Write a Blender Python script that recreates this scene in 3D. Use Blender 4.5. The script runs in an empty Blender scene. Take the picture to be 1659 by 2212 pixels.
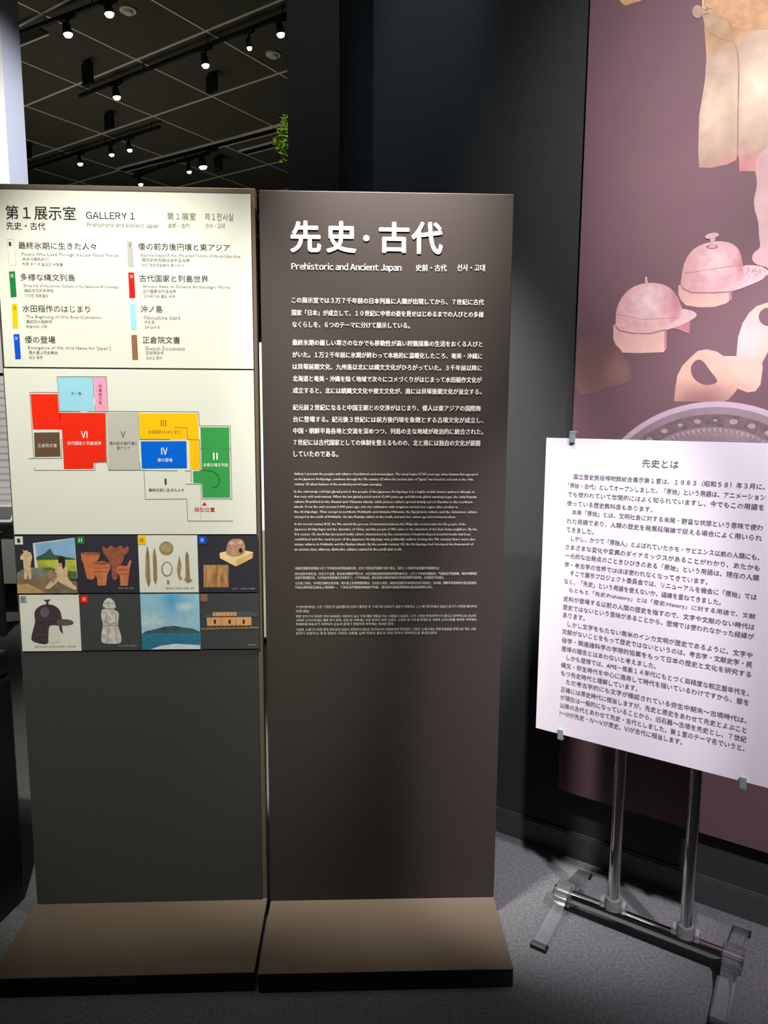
import bpy, bmesh, math, random
from mathutils import Vector, Matrix
random.seed(7)
S = bpy.context.scene
COL = S.collection

# ------------------------------------------------------------------ camera
F, PITCH, ROLL, HA = 1555.95, 0.136313, 0.0060908, 0.980803
CX, CY = 829.5, 1106.0
CAM = Vector((0, 0, 1.5))
cp, sp = math.cos(PITCH), math.sin(PITCH)
_f = Vector((0, cp, -sp)); _u0 = Vector((0, sp, cp)); _r0 = Vector((1, 0, 0))
_r = _r0*math.cos(ROLL) + _u0*math.sin(ROLL)
_u = -_r0*math.sin(ROLL) + _u0*math.cos(ROLL)
cam = bpy.data.cameras.new('camera'); cam_o = bpy.data.objects.new('camera', cam); COL.objects.link(cam_o)
m = Matrix((( _r.x, _u.x, -_f.x, CAM.x), (_r.y, _u.y, -_f.y, CAM.y), (_r.z, _u.z, -_f.z, CAM.z), (0, 0, 0, 1)))
cam_o.matrix_world = m
cam.sensor_fit = 'VERTICAL'; cam.sensor_height = 36.0; cam.sensor_width = 27.0
cam.lens = F/2212*36.0; cam.clip_start = 0.05; cam.clip_end = 200
S.camera = cam_o

# ------------------------------------------------------------------ world, lamps, exposure
w = bpy.data.worlds.new('world'); S.world = w; w.use_nodes = True
w.node_tree.nodes['Background'].inputs[0].default_value = (0.55, 0.62, 0.7, 1)
w.node_tree.nodes['Background'].inputs[1].default_value = 0.02
S.view_settings.view_transform = 'Standard'; S.view_settings.look = 'None'
S.view_settings.exposure = 0.0; S.view_settings.gamma = 1.0; S.view_settings.use_curve_mapping = False

def spot(name, loc, target, power, deg, blend, color, radius=0.04):
    l = bpy.data.lights.new(name, 'SPOT'); l.energy = power; l.spot_size = math.radians(deg); l.spot_blend = blend
    l.color = color; l.shadow_soft_size = radius
    o = bpy.data.objects.new(name, l); COL.objects.link(o); o.location = loc
    o.rotation_euler = (Vector(target)-Vector(loc)).to_track_quat('-Z', 'Y').to_euler(); return o
def area(name, loc, target, power, size, color):
    l = bpy.data.lights.new(name, 'AREA'); l.energy = power; l.size = size; l.color = color
    o = bpy.data.objects.new(name, l); COL.objects.link(o); o.location = loc
    o.rotation_euler = (Vector(target)-Vector(loc)).to_track_quat('-Z', 'Y').to_euler(); return o
spot('board_spot', (0.312, 0.826, 3.15), (0.58, 2.31, 0.06), 280, 22, 0.6, (1.0, 0.96, 0.98), 0.035)
spot('sheet_spot', (1.284, 0.175, 3.0), (1.12, 2.05, 0.90), 410, 41, 0.7, (1.0, 0.91, 0.97), 0.04)
spot('poster_spot', (0.442, 0.108, 3.287), (1.08, 2.08, 2.28), 300, 46, 0.9, (1.0, 0.92, 0.93), 0.04)
spot('title_spot', (0.00, 1.72, 3.10), (0.04, 2.44, 1.15), 880, 43, 0.95, (1.0, 0.93, 0.88), 0.05)
spot('guide_spot', (-0.58, 0.30, 3.3), (-0.70, 1.98, 1.28), 380, 34, 0.6, (1.0, 0.98, 0.88), 0.05)
spot('guide_plinth_spot', (-0.62, 1.72, 3.10), (-0.62, 2.44, 1.1), 80, 56, 0.9, (1.0, 0.98, 0.80), 0.05)
spot('wall_spot', (0.10, 2.38, 4.4), (0.145, 2.62, 2.9), 120, 20, 0.9, (0.55, 0.86, 1.0), 0.03)
spot('pillar_fill', (-1.8, -0.5, 4.2), (-0.25, 2.8, 3.4), 150, 42, 0.9, (0.92, 0.96, 1.0), 0.2)  # added lamp for general light on the pillar, no fixture there
spot('far_wall_fill', (-2.2, 3.2, 4.4), (-3.0, 5.8, 2.3), 520, 80, 0.8, (1.0, 0.97, 0.96), 0.06)  # added lamp to brighten the white display wall
spot('far_side_fill', (1.2, 6.0, 4.6), (-2.9, 5.95, 3.2), 460, 34, 0.8, (0.90, 0.93, 1.0), 0.06)  # added lamp, lifts the otherwise dark end face of the display wall
area('ceiling_bounce_fill', (-4.5, 9.5, 1.6), (-3.0, 9.5, 5.65), 42, 3.0, (1.0, 0.96, 0.80))  # unseen lamp added in place of light bounced onto the ceiling
area('room_fill', (0.2, -1.2, 3.8), (0.2, 2.0, 0.6), 1.3, 2.0, (1.0, 0.98, 0.97))

# ------------------------------------------------------------------ helpers
def sc(v): return v/12.92 if v <= 0.04045 else ((v+0.055)/1.055)**2.4
def rgb(r, g, b): return (sc(r/255), sc(g/255), sc(b/255), 1)
MATS = {}
def mat(name, col, rough=0.6, metal=0.0, spec=0.5, noise=0.0, nscale=40.0, bump=0.0, bscale=200.0, emit=None, estr=0.0, stretch=None, trans=0.0, ior=1.45, detail=4.0, col2=None):
    if name in MATS: return MATS[name]
    M = bpy.data.materials.new(name); M.use_nodes = True; nt = M.node_tree; b = nt.nodes['Principled BSDF']
    b.inputs['Base Color'].default_value = col; b.inputs['Roughness'].default_value = rough
    b.inputs['Metallic'].default_value = metal; b.inputs['Specular IOR Level'].default_value = spec
    b.inputs['Transmission Weight'].default_value = trans; b.inputs['IOR'].default_value = ior
    if emit is not None:
        b.inputs['Emission Color'].default_value = emit; b.inputs['Emission Strength'].default_value = estr
    if noise or bump:
        tc = nt.nodes.new('ShaderNodeTexCoord'); mp = nt.nodes.new('ShaderNodeMapping')
        nt.links.new(tc.outputs['Object'], mp.inputs[0])
        if stretch: mp.inputs['Scale'].default_value = stretch
    if noise:
        n = nt.nodes.new('ShaderNodeTexNoise'); n.inputs['Scale'].default_value = nscale; n.inputs['Detail'].default_value = detail
        nt.links.new(mp.outputs[0], n.inputs['Vector'])
        mx = nt.nodes.new('ShaderNodeMixRGB'); rp = nt.nodes.new('ShaderNodeMapRange')
        rp.inputs[1].default_value = 0.3; rp.inputs[2].default_value = 0.7
        nt.links.new(n.outputs['Fac'], rp.inputs[0]); nt.links.new(rp.outputs[0], mx.inputs[0])
        c2 = col2 if col2 else tuple(min(1, c*(1+noise)) for c in col[:3])+(1,)
        c1 = col if col2 else tuple(c*(1-noise) for c in col[:3])+(1,)
        mx.inputs[1].default_value = c1; mx.inputs[2].default_value = c2
        nt.links.new(mx.outputs[0], b.inputs['Base Color'])
    if bump:
        n2 = nt.nodes.new('ShaderNodeTexNoise'); n2.inputs['Scale'].default_value = bscale
        nt.links.new(mp.outputs[0], n2.inputs['Vector'])
        bp = nt.nodes.new('ShaderNodeBump'); bp.inputs['Strength'].default_value = bump; bp.inputs['Distance'].default_value = 0.002
        nt.links.new(n2.outputs['Fac'], bp.inputs['Height']); nt.links.new(bp.outputs[0], b.inputs['Normal'])
    MATS[name] = M; return M

def print_mat(name, base, blobs=(), noise=0.0, nscale=30.0, rough=0.55):
    """ink of a print: base colour, soft round patches of other inks at places of the print (local x, z), mottling"""
    if name in MATS: return MATS[name]
    M = bpy.data.materials.new(name); M.use_nodes = True; nt = M.node_tree; b = nt.nodes['Principled BSDF']
    b.inputs['Roughness'].default_value = rough; b.inputs['Specular IOR Level'].default_value = 0.3
    tc = nt.nodes.new('ShaderNodeTexCoord'); cur = None
    for (u, v, ru, rv, col) in blobs:
        mp = nt.nodes.new('ShaderNodeMapping'); mp.vector_type = 'POINT'
        mp.inputs['Scale'].default_value = (1/ru, 0, 1/rv); mp.inputs['Location'].default_value = (-u/ru, 0, -v/rv)
        nt.links.new(tc.outputs['Object'], mp.inputs[0])
        ln = nt.nodes.new('ShaderNodeVectorMath'); ln.operation = 'LENGTH'; nt.links.new(mp.outputs[0], ln.inputs[0])
        rp = nt.nodes.new('ShaderNodeMapRange'); rp.interpolation_type = 'SMOOTHSTEP'
        rp.inputs[1].default_value = 0.0; rp.inputs[2].default_value = 1.0; rp.inputs[3].default_value = 1.0; rp.inputs[4].default_value = 0.0
        nt.links.new(ln.outputs['Value'], rp.inputs[0])
        mx = nt.nodes.new('ShaderNodeMixRGB'); nt.links.new(rp.outputs[0], mx.inputs[0])
        if cur is None: mx.inputs[1].default_value = base
        else: nt.links.new(cur, mx.inputs[1])
        mx.inputs[2].default_value = col; cur = mx.outputs[0]
    if noise:
        n = nt.nodes.new('ShaderNodeTexNoise'); n.inputs['Scale'].default_value = nscale; n.inputs['Detail'].default_value = 5
        nt.links.new(tc.outputs['Object'], n.inputs['Vector'])
        rp = nt.nodes.new('ShaderNodeMapRange'); rp.inputs[1].default_value = 0.3; rp.inputs[2].default_value = 0.7
        rp.inputs[3].default_value = 1-noise; rp.inputs[4].default_value = 1+noise
        nt.links.new(n.outputs['Fac'], rp.inputs[0])
        vm = nt.nodes.new('ShaderNodeVectorMath'); vm.operation = 'SCALE'
        if cur is None: vm.inputs[0].default_value = base[:3]
        else: nt.links.new(cur, vm.inputs[0])
        nt.links.new(rp.outputs[0], vm.inputs['Scale']); cur = vm.outputs[0]
    if cur is None: b.inputs['Base Color'].default_value = base
    else: nt.links.new(cur, b.inputs['Base Color'])
    MATS[name] = M; return M

def props(o, label=None, cat=None, group=None, kind=None):
    if label: o['label'] = label
    if cat: o['category'] = cat
    if group: o['group'] = group
    if kind: o['kind'] = kind
    return o
def empty(name, loc, rz=0.0, **k):
    o = bpy.data.objects.new(name, None); COL.objects.link(o); o.location = loc; o.rotation_euler = (0, 0, rz)
    o.empty_display_size = 0.1; return props(o, **k)
def link(name, me, parent=None, **k):
    o = bpy.data.objects.new(name, me); COL.objects.link(o)
    if parent: o.parent = parent
    return props(o, **k)

class MB:
    """one mesh: boxes, tubes, prisms, polygons, each with its own material slot"""
    def __init__(s): s.v = []; s.f = []; s.mi = []; s.ms = []; s.sm = []
    def mid(s, m):
        if m not in s.ms: s.ms.append(m)
        return s.ms.index(m)
    def add(s, vs, fs, m, smooth=False):
        o = len(s.v); s.v += [tuple(v) for v in vs]; k = s.mid(m)
        for f in fs: s.f.append([o+i for i in f]); s.mi.append(k); s.sm.append(smooth)
    def box(s, x0, x1, y0, y1, z0, z1, m, bev=0.0):
        if bev <= 0:
            vs = [(x, y, z) for z in (z0, z1) for y in (y0, y1) for x in (x0, x1)]
            fs = [(0, 2, 3, 1), (4, 5, 7, 6), (0, 1, 5, 4), (1, 3, 7, 5), (3, 2, 6, 7), (2, 0, 4, 6)]
            s.add(vs, fs, m); return
        bm = bmesh.new(); r = bmesh.ops.create_cube(bm, size=1)
        for v in bm.verts: v.co = Vector(((x0+x1)/2+v.co.x*(x1-x0), (y0+y1)/2+v.co.y*(y1-y0), (z0+z1)/2+v.co.z*(z1-z0)))
        bmesh.ops.bevel(bm, geom=bm.edges[:], offset=bev, segments=2, profile=0.5, affect='EDGES')
        s.bm(bm, m)
    def bm(s, bm, m, smooth=False, mx=None):
        if mx is not None: bm.transform(mx)
        bm.verts.index_update()
        s.add([v.co.copy() for v in bm.verts], [[v.index for v in f.verts] for f in bm.faces], m, smooth); bm.free()
    def tube(s, p0, p1, r, m, n=24, r1=None, smooth=True, caps=True):
        p0 = Vector(p0); p1 = Vector(p1); d = (p1-p0).normalized(); r1 = r if r1 is None else r1
        a = d.orthogonal().normalized(); b = d.cross(a); vs = []
        for p, q in ((p0, r), (p1, r1)):
            for i in range(n):
                t = 2*math.pi*i/n; vs.append(p+a*(q*math.cos(t))+b*(q*math.sin(t)))
        s.add(vs, [(i, (i+1) % n, n+(i+1) % n, n+i) for i in range(n)], m, smooth)
        if caps: s.add(vs, [tuple(range(n-1, -1, -1)), tuple(range(n, 2*n))], m)
    def prism(s, prof, axis, a0, a1, m):
        """profile (list of 2d points) extruded along axis from a0 to a1"""
        def P(p, a):
            return (a, p[0], p[1]) if axis == 'x' else ((p[0], a, p[1]) if axis == 'y' else (p[0], p[1], a))
        n = len(prof); vs = [P(p, a0) for p in prof]+[P(p, a1) for p in prof]
        s.add(vs, [tuple(range(n)), tuple(range(2*n-1, n-1, -1))]+[(i, n+i, n+(i+1) % n, (i+1) % n) for i in range(n)], m)
    def build(s, name, parent=None, **k):
        me = bpy.data.meshes.new(name); me.from_pydata(s.v, [], s.f)
        for m in s.ms: me.materials.append(m)
        for p, i, q in zip(me.polygons, s.mi, s.sm): p.material_index = i; p.use_smooth = q
        bm = bmesh.new(); bm.from_mesh(me); bmesh.ops.recalc_face_normals(bm, faces=bm.faces[:]); bm.to_mesh(me); bm.free()
        me.update(); return link(name, me, parent, **k)

def ray(x, y): return _f + _r*((x-CX)/F) - _u*((y-CY)/F)
def on_z(x, y, z=0.0):
    d = ray(x, y); return CAM + d*((z-CAM.z)/d.z)

class Plane:
    """an upright face in the scene: local x to the viewer's right along it, z up, -y towards the viewer"""
    def __init__(s, origin, yaw):
        s.o = Vector((origin[0], origin[1], 0)); s.yaw = yaw
        s.r = Vector((math.cos(yaw), math.sin(yaw), 0)); s.n = Vector((math.sin(yaw), -math.cos(yaw), 0))
    def loc(s, x, y, d=0.0):
        r = ray(x, y); p0 = s.o + s.n*d; t = (p0-CAM).dot(s.n)/r.dot(s.n); P = CAM + r*t - s.o
        return P.dot(s.r), P.z
    def ray_y(s, x):  # pixel column -> local x at a height
        pass
    def u_at(s, px, z, d=0.0):
        a, b = -6.0, 6.0
        def X(u):
            P = s.o + s.r*u + s.n*d + Vector((0, 0, z)) - CAM
            zc = P.dot(_f)
            return CX + F*P.dot(_r)/zc if zc > 0.05 else 1e9
        while X(b) > 1e8: b -= 0.25
        for _ in range(50):
            c = (a+b)/2
            if X(c) < px: a = c
            else: b = c
        return (a+b)/2

_glyph = {}
def text_mesh(body, bold, res):
    key = (body, bold, res)
    if key in _glyph: return _glyph[key]
    c = bpy.data.curves.new('lettering', 'FONT'); c.body = body; c.resolution_u = res; c.offset = bold; c.size = 1.0
    o = bpy.data.objects.new('lettering', c); COL.objects.link(o)
    bpy.context.view_layer.update()
    dg = bpy.context.evaluated_depsgraph_get(); me = bpy.data.meshes.new_from_object(o.evaluated_get(dg))
    vs = [v.co.copy() for v in me.vertices]; fs = [tuple(p.vertices) for p in me.polygons]
    bpy.data.objects.remove(o); bpy.data.curves.remove(c); bpy.data.meshes.remove(me)
    _glyph[key] = (vs, fs); return vs, fs

FW = {ord(str(i)): 0xFF10+i for i in range(10)}
FW[ord('(')] = 0xFF08; FW[ord(')')] = 0xFF09
def latin_mesh(body, res):
    """latin line set in the sans glyphs of the CJK face, proportionally spaced"""
    V = []; Fc = []; x = 0.0
    for ch in body:
        if ch == ' ': x += 0.24; continue
        vs, fs = text_mesh(chr(0xFF01+ord(ch)-0x21), 0.0, res); xa = min(v.x for v in vs); xb = max(v.x for v in vs); o = len(V)
        V += [Vector((v.x-xa+x, v.y, 0)) for v in vs]; Fc += [tuple(o+i for i in f) for f in fs]; x += xb-xa+0.085
    return V, Fc
class Print(MB):
    """flat ink on a face: everything is given in picture pixels of one zoomed look (ox, oy, scale) and laid on the real plane"""
    def __init__(s, pl, depth, ox=0, oy=0, scale=1.0):
        super().__init__(); s.pl = pl; s.d = depth; s.ox = ox; s.oy = oy; s.k = scale; s.layer = 0
    def L(s, x, y): return s.pl.loc(s.ox+x/s.k, s.oy+y/s.k, s.d)
    def poly(s, pts, m, up=0):
        vs = [(u, -(s.d+0.0003*up), z) for u, z in (s.L(*p) for p in pts)]
        s.add(vs, [tuple(range(len(vs)))], m)
    def blob(s, pts, m, up=0, sub=6):
        """closed organic outline: corner points rounded by a Catmull-Rom curve"""
        n = len(pts); o = []
        for i in range(n):
            p0, p1, p2, p3 = [pts[(i+k) % n] for k in (-1, 0, 1, 2)]
            for j in range(sub):
                t = j/sub; o.append(tuple(0.5*(2*p1[k]+(p2[k]-p0[k])*t+(2*p0[k]-5*p1[k]+4*p2[k]-p3[k])*t*t+(3*p1[k]-p0[k]-3*p2[k]+p3[k])*t**3) for k in (0, 1)))
        s.poly(o, m, up)
    def ell(s, cx, cy, rx, ry, m, up=0, n=28, rot=0.0, a0=0, a1=360):
        pts = []
        full = abs(a1-a0) >= 360
        for i in range(n if full else n+1):
            t = math.radians(a0+(a1-a0)*i/n); x = rx*math.cos(t); y = ry*math.sin(t)
            pts.append((cx+x*math.cos(rot)-y*math.sin(rot), cy+x*math.sin(rot)+y*math.cos(rot)))
        s.poly(pts, m, up)
    def line(s, pts, wd, m, up=0):
        for (x0, y0), (x1, y1) in zip(pts, pts[1:]):
            dx, dy = x1-x0, y1-y0; l = math.hypot(dx, dy) or 1; ex, ey = dx/l*wd/2, dy/l*wd/2; nx, ny = -dy/l*wd/2, dx/l*wd/2
            s.poly([(x0-ex+nx, y0-ey+ny), (x1+ex+nx, y1+ey+ny), (x1+ex-nx, y1+ey-ny), (x0-ex-nx, y0-ey-ny)], m, up)
    def text(s, body, x0, x1, yc, h, m, bold=0.0, res=2, up=1, lat=False):
        """one line: left and right pixel, centre height at the left end, glyph height in pixels at the left end"""
        if any(ord(c) > 0x2000 for c in body): body = body.translate(FW)
        if lat: vs, fs = latin_mesh(body, res)
        else: vs, fs = text_mesh(body, 0.0, res)
        if not vs: return
        xa = min(v.x for v in vs); xb = max(v.x for v in vs); ya = min(v.y for v in vs); yb = max(v.y for v in vs)
        u0, zt = s.L(x0, yc-h/2); _, zb = s.L(x0, yc+h/2)
        u1 = s.pl.u_at(s.ox+x1/s.k, (zt+zb)/2, s.d)
        kx = (u1-u0)/(xb-xa); kz = (zt-zb)/(yb-ya); bw = bold*kz
        offs = [(0, 0)] if bold <= 0 else ([(-bw, 0), (bw, 0)] if bold < 0.02 else [(bw*math.cos(a), bw*math.sin(a)) for a in [i*math.pi/4 for i in range(8)]])
        for n_, (ox_, oz_) in enumerate(offs):
            s.add([(u0+(v.x-xa)*kx+ox_, -(s.d+0.0003*up+0.00004*n_), zb+(v.y-ya)*kz+oz_) for v in vs], fs, m)
    def one(s, name, parent, *a, **k):
        """each line of lettering is an object of its own"""
        t = Print(s.pl, s.d, s.ox, s.oy, s.k); t.text(*a, **k)
        return t.build(name, parent)
    def build(s, name, parent=None, **k):
        if not s.f: return None
        me = bpy.data.meshes.new(name); me.from_pydata(s.v, [], s.f)
        for m in s.ms: me.materials.append(m)
        for p, i in zip(me.polygons, s.mi): p.material_index = i
        me.update(); return link(name, me, parent, **k)

# ------------------------------------------------------------------ materials
m_carpet = mat('carpet_dark', rgb(97, 98, 101), 0.95, spec=0.1, noise=0.28, nscale=120, bump=0.6, bscale=420, stretch=(1, 1, 1))
m_wall = mat('wall_black', rgb(52, 54, 55), 0.75, spec=0.3, noise=0.06, nscale=60)
m_base = mat('baseboard_black', rgb(66, 66, 68), 0.35, spec=0.5)
m_ceil = mat('ceiling_tile_dark', rgb(86, 84, 74), 0.9, spec=0.1, noise=0.05, nscale=3)
m_tbar = mat('ceiling_bar', rgb(225, 222, 205), 0.6)
m_track = mat('track_black', rgb(14, 14, 14), 0.6)
m_panel = mat('panel_brown', rgb(63, 57, 54), 0.55, spec=0.18, noise=0.04, nscale=400)
m_panel2 = mat('panel_charcoal', rgb(64, 63, 63), 0.6, spec=0.15, noise=0.04, nscale=400)
m_frame = mat('frame_bronze', rgb(104, 92, 78), 0.4, spec=0.4)
m_frame_side = mat('frame_dark', rgb(26, 26, 24), 0.6)
m_plinth = mat('plinth_top_lit', rgb(100, 88, 75), 0.5, spec=0.3, noise=0.05, nscale=500)  # plinth brown toned lighter, light from above put into the colour
m_plinth_face = mat('plinth_face_shaded', rgb(44, 43, 38), 0.6)  # same plinth, front toned darker as its shaded side
m_sheet = mat('sheet_cream', rgb(218, 219, 208), 0.8, spec=0.08)
m_white = mat('white_ink', rgb(246, 244, 240), 0.85, spec=0.06)
m_white_dim = mat('white_ink_thin', rgb(214, 212, 205), 0.6)
m_black = mat('black_ink', rgb(28, 28, 28), 0.85, spec=0.06)
m_dark = mat('dark_ink', rgb(58, 58, 56), 0.85, spec=0.06)
m_grey = mat('grey_ink', rgb(112, 112, 108), 0.85, spec=0.06)
m_lgrey = mat('light_grey_ink', rgb(168, 168, 162), 0.85, spec=0.06)
m_green = mat('green_ink', rgb(32, 120, 62), 0.85, spec=0.06); m_green2 = mat('map_green', rgb(58, 152, 78), 0.85, spec=0.06)
m_yel = mat('yellow_ink', rgb(245, 190, 20), 0.85, spec=0.06); m_blue = mat('blue_ink', rgb(16, 82, 200), 0.85, spec=0.06); m_blue2 = mat('map_blue', rgb(6, 98, 214), 0.85, spec=0.06)
m_red = mat('red_ink', rgb(232, 30, 26), 0.85, spec=0.06); m_red2 = mat('map_red', rgb(232, 44, 22), 0.85, spec=0.06)
m_lblue = mat('light_blue_ink', rgb(152, 206, 226), 0.85, spec=0.06); m_pink = mat('pink_ink', rgb(240, 156, 190), 0.85, spec=0.06)
m_brown = mat('brown_ink', rgb(140, 102, 78), 0.85, spec=0.06); m_brown2 = mat('map_brown', rgb(100, 76, 60), 0.85, spec=0.06)
m_vgrey = mat('map_grey', rgb(184, 182, 172), 0.85, spec=0.06)
m_dkblue = mat('tile_navy', rgb(46, 46, 56), 0.55); m_dkgrey = mat('tile_charcoal', rgb(62, 66, 66), 0.55)
m_chrome = mat('chrome', (0.80, 0.79, 0.78, 1), 0.08, metal=1.0)
def acrylic(name, tint, body, spec):
    M = bpy.data.materials.new(name); M.use_nodes = True; nt = M.node_tree; nt.nodes.clear()
    out = nt.nodes.new('ShaderNodeOutputMaterial'); tr = nt.nodes.new('ShaderNodeBsdfTransparent'); tr.inputs[0].default_value = tint
    df = nt.nodes.new('ShaderNodeBsdfDiffuse'); df.inputs[0].default_value = (0.8, 0.82, 0.84, 1)
    gl = nt.nodes.new('ShaderNodeBsdfGlossy'); gl.inputs['Roughness'].default_value = 0.08
    m1 = nt.nodes.new('ShaderNodeMixShader'); m1.inputs[0].default_value = body
    nt.links.new(tr.outputs[0], m1.inputs[1]); nt.links.new(df.outputs[0], m1.inputs[2])
    fr = nt.nodes.new('ShaderNodeFresnel'); fr.inputs[0].default_value = spec
    m2 = nt.nodes.new('ShaderNodeMixShader'); nt.links.new(fr.outputs[0], m2.inputs[0]); nt.links.new(m1.outputs[0], m2.inputs[1]); nt.links.new(gl.outputs[0], m2.inputs[2])
    nt.links.new(m2.outputs[0], out.inputs[0]); MATS[name] = M; return M
m_acryl = acrylic('clear_acrylic', (0.93, 0.95, 0.96, 1), 0.06, 1.5)
m_acryl_edge = acrylic('acrylic_socket', (0.9, 0.9, 0.92, 1), 0.16, 1.5)
m_plate = acrylic('acrylic_sheet', (0.97, 0.98, 0.98, 1), 0.008, 1.45)
m_row = mat('faint_ink', rgb(190, 186, 182), 0.7)
m_clip = mat('clip_plastic', rgb(150, 168, 165), 0.25, trans=0.3)
m_rubber = mat('rubber_black', rgb(14, 14, 14), 0.5)
m_paper = mat('board_paper', rgb(234, 229, 238), 0.8, spec=0.08)
m_ink2 = mat('board_ink', rgb(98, 92, 104), 0.9, spec=0.05)
m_case = mat('case_black', rgb(16, 16, 17), 0.45)
m_ewall = mat('exhibit_white', rgb(226, 224, 222), 0.7); m_eedge = mat('exhibit_edge', rgb(222, 226, 244), 0.6)
m_counter = mat('counter_grey_green', rgb(170, 172, 158), 0.6)
m_bark = mat('bark', rgb(70, 60, 40), 0.9)
m_leaf = mat('leaf_lit', rgb(160, 190, 90), 0.6, emit=None)
m_lamp = mat('lamp_glow', (1, 1, 1, 1), 0.5, emit=(1.0, 0.95, 0.78, 1), estr=14.0)
m_lamp_dim = mat('lamp_glow_dim', (1, 1, 1, 1), 0.5, emit=(1.0, 0.80, 0.55, 1), estr=5.0)
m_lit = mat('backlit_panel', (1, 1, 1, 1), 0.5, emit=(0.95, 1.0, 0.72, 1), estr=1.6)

sA, cA = math.sin(HA), math.cos(HA)
A = Vector((-sA, cA, 0)); B = Vector((cA, sA, 0))      # along the right wall leading away to the left / into the wall
WYAW = -(math.pi/2-HA)
def AB(a, b, z=0.0): return A*a + B*b + Vector((0, 0, z))

# ------------------------------------------------------------------ setting
H = 5.65
def slab(name, pts, z0, z1, m, **k):
    b = MB(); b.prism([tuple(p) for p in pts], 'z', z0, z1, m); return b.build(name, **k)
slab('floor', [(-14, -3), (8, -3), (8, 26), (-14, 26)], -0.1, 0.0, m_carpet, kind='structure')
# right wall with its projecting pillar end: wall plane B=2.2636, corner A=1.5734, pillar face 0.199 m proud
WB, WC, PB = 2.2636, 1.5734, 2.0646
PE = 2.0  # far end of the pillar, set below from the picture edge
_pl = Plane(AB(0, PB), WYAW)
PE = -_pl.loc(621, 200)[0]
def ab_poly(pp): return [(AB(a, b).x, AB(a, b).y) for a, b in pp]
slab('wall_right', ab_poly([(-4.0, WB), (WC, WB), (WC, WB+0.25), (-4.0, WB+0.25)]), 0.0, H, m_wall, kind='structure')
slab('wall_corner', ab_poly([(WC, PB), (PE, PB), (PE, WB+0.25), (WC, WB+0.25)]), 0.0, H, m_wall, kind='structure')
b = MB(); b.prism(ab_poly([(-3.9, WB-0.012), (WC, WB-0.012), (WC, WB), (-3.9, WB)]), 'z', 0.0, 0.084, m_base)
b.prism(ab_poly([(-3.9, WB-0.008), (WC, WB-0.008), (WC, WB), (-3.9, WB)]), 'z', 0.084, 0.09, m_base)
b.build('baseboard_right', kind='structure')
slab('wall_far', [(-14, 25.8), (8, 25.8), (8, 26), (-14, 26)], 0.0, H, m_wall, kind='structure')
slab('wall_west', [(-14, -3), (-13.8, -3), (-13.8, 25.8), (-14, 25.8)], 0.0, H, m_wall, kind='structure')
ceil = slab('ceiling', [(-14, -3), (8, -3), (8, 26), (-14, 26)], H+0.03, H+0.15, m_ceil, kind='structure')
# ceiling tiles (recessed joints) and bars, pitch 1.19 m along A and B
PITCHG = 1.188
gb = [6.0+PITCHG*k for k in range(-5, 7)]; ga = [6.41+PITCHG*k for k in range(-3, 9)]
tile_me = None
b = MB(); b.box(0.012, PITCHG-0.012, 0.012, PITCHG-0.012, H, H+0.028, m_ceil); tile = b.build('ceiling_panel', ceil)
tile_me = tile.data; first = True
YAWG = math.atan2(A.y, A.x)
for bb in gb[:-1]:
    for aa in ga[:-1]:
        # local x along A, local y along -? : rotate so x=A, y=B' (B = A rotated by -90)
        o = tile if first else link('ceiling_panel', tile_me, ceil)
        first = False
        p = AB(aa, bb+PITCHG); o.location = (p.x, p.y, 0); o.rotation_euler = (0, 0, YAWG)
def bar(a0, b0, a1, b1, wd, z0, z1, m, name, parent, **k):
    p, q = AB(a0, b0), AB(a1, b1); d = (q-p).normalized(); n = Vector((-d.y, d.x, 0))*wd/2
    bb_ = MB(); bb_.prism([(v.x, v.y) for v in (p+n, q+n, q-n, p-n)], 'z', z0, z1, m); return bb_.build(name, parent, **k)
for bb in gb: bar(ga[0], bb, ga[-1], bb, 0.03, H-0.008, H+0.03, m_tbar, 'grid_bar', ceil)
for aa in ga: bar(aa, gb[0], aa, gb[-1], 0.024, H-0.007, H+0.03, m_tbar, 'grid_bar', ceil)

# air slots between the tiles
def slot_vent(p0, p1, label):
    a, c = on_z(*p0, H), on_z(*p1, H); d = (c-a).normalized(); n = Vector((-d.y, d.x, 0))
    mid = (a+c)/2; e = empty('ceiling_vent', (mid.x, mid.y, H-0.02), math.atan2(d.y, d.x), label=label, cat='vent', group='slot vents in the ceiling')
    L_ = (c-a).length/2
    for yy in (-0.085, 0.085):
        q = MB(); q.box(-L_, L_, yy-0.012, yy+0.012, -0.005, 0.02, m_tbar); q.build('rim', e)
    q = MB(); q.box(-L_, L_, -0.07, 0.07, 0.0, 0.02, m_track); q.build('slot', e)
slot_vent((262, 366), (618, 272), 'long slot vent beside a grid bar, ending at the dark pillar high up')
slot_vent((22, 90), (90, 62), 'short slot vent at the left end of the ceiling, nearest the white display wall')
slot_vent((525, 328), (620, 303), 'short slot vent at the pillar, lower of the two there')

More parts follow.
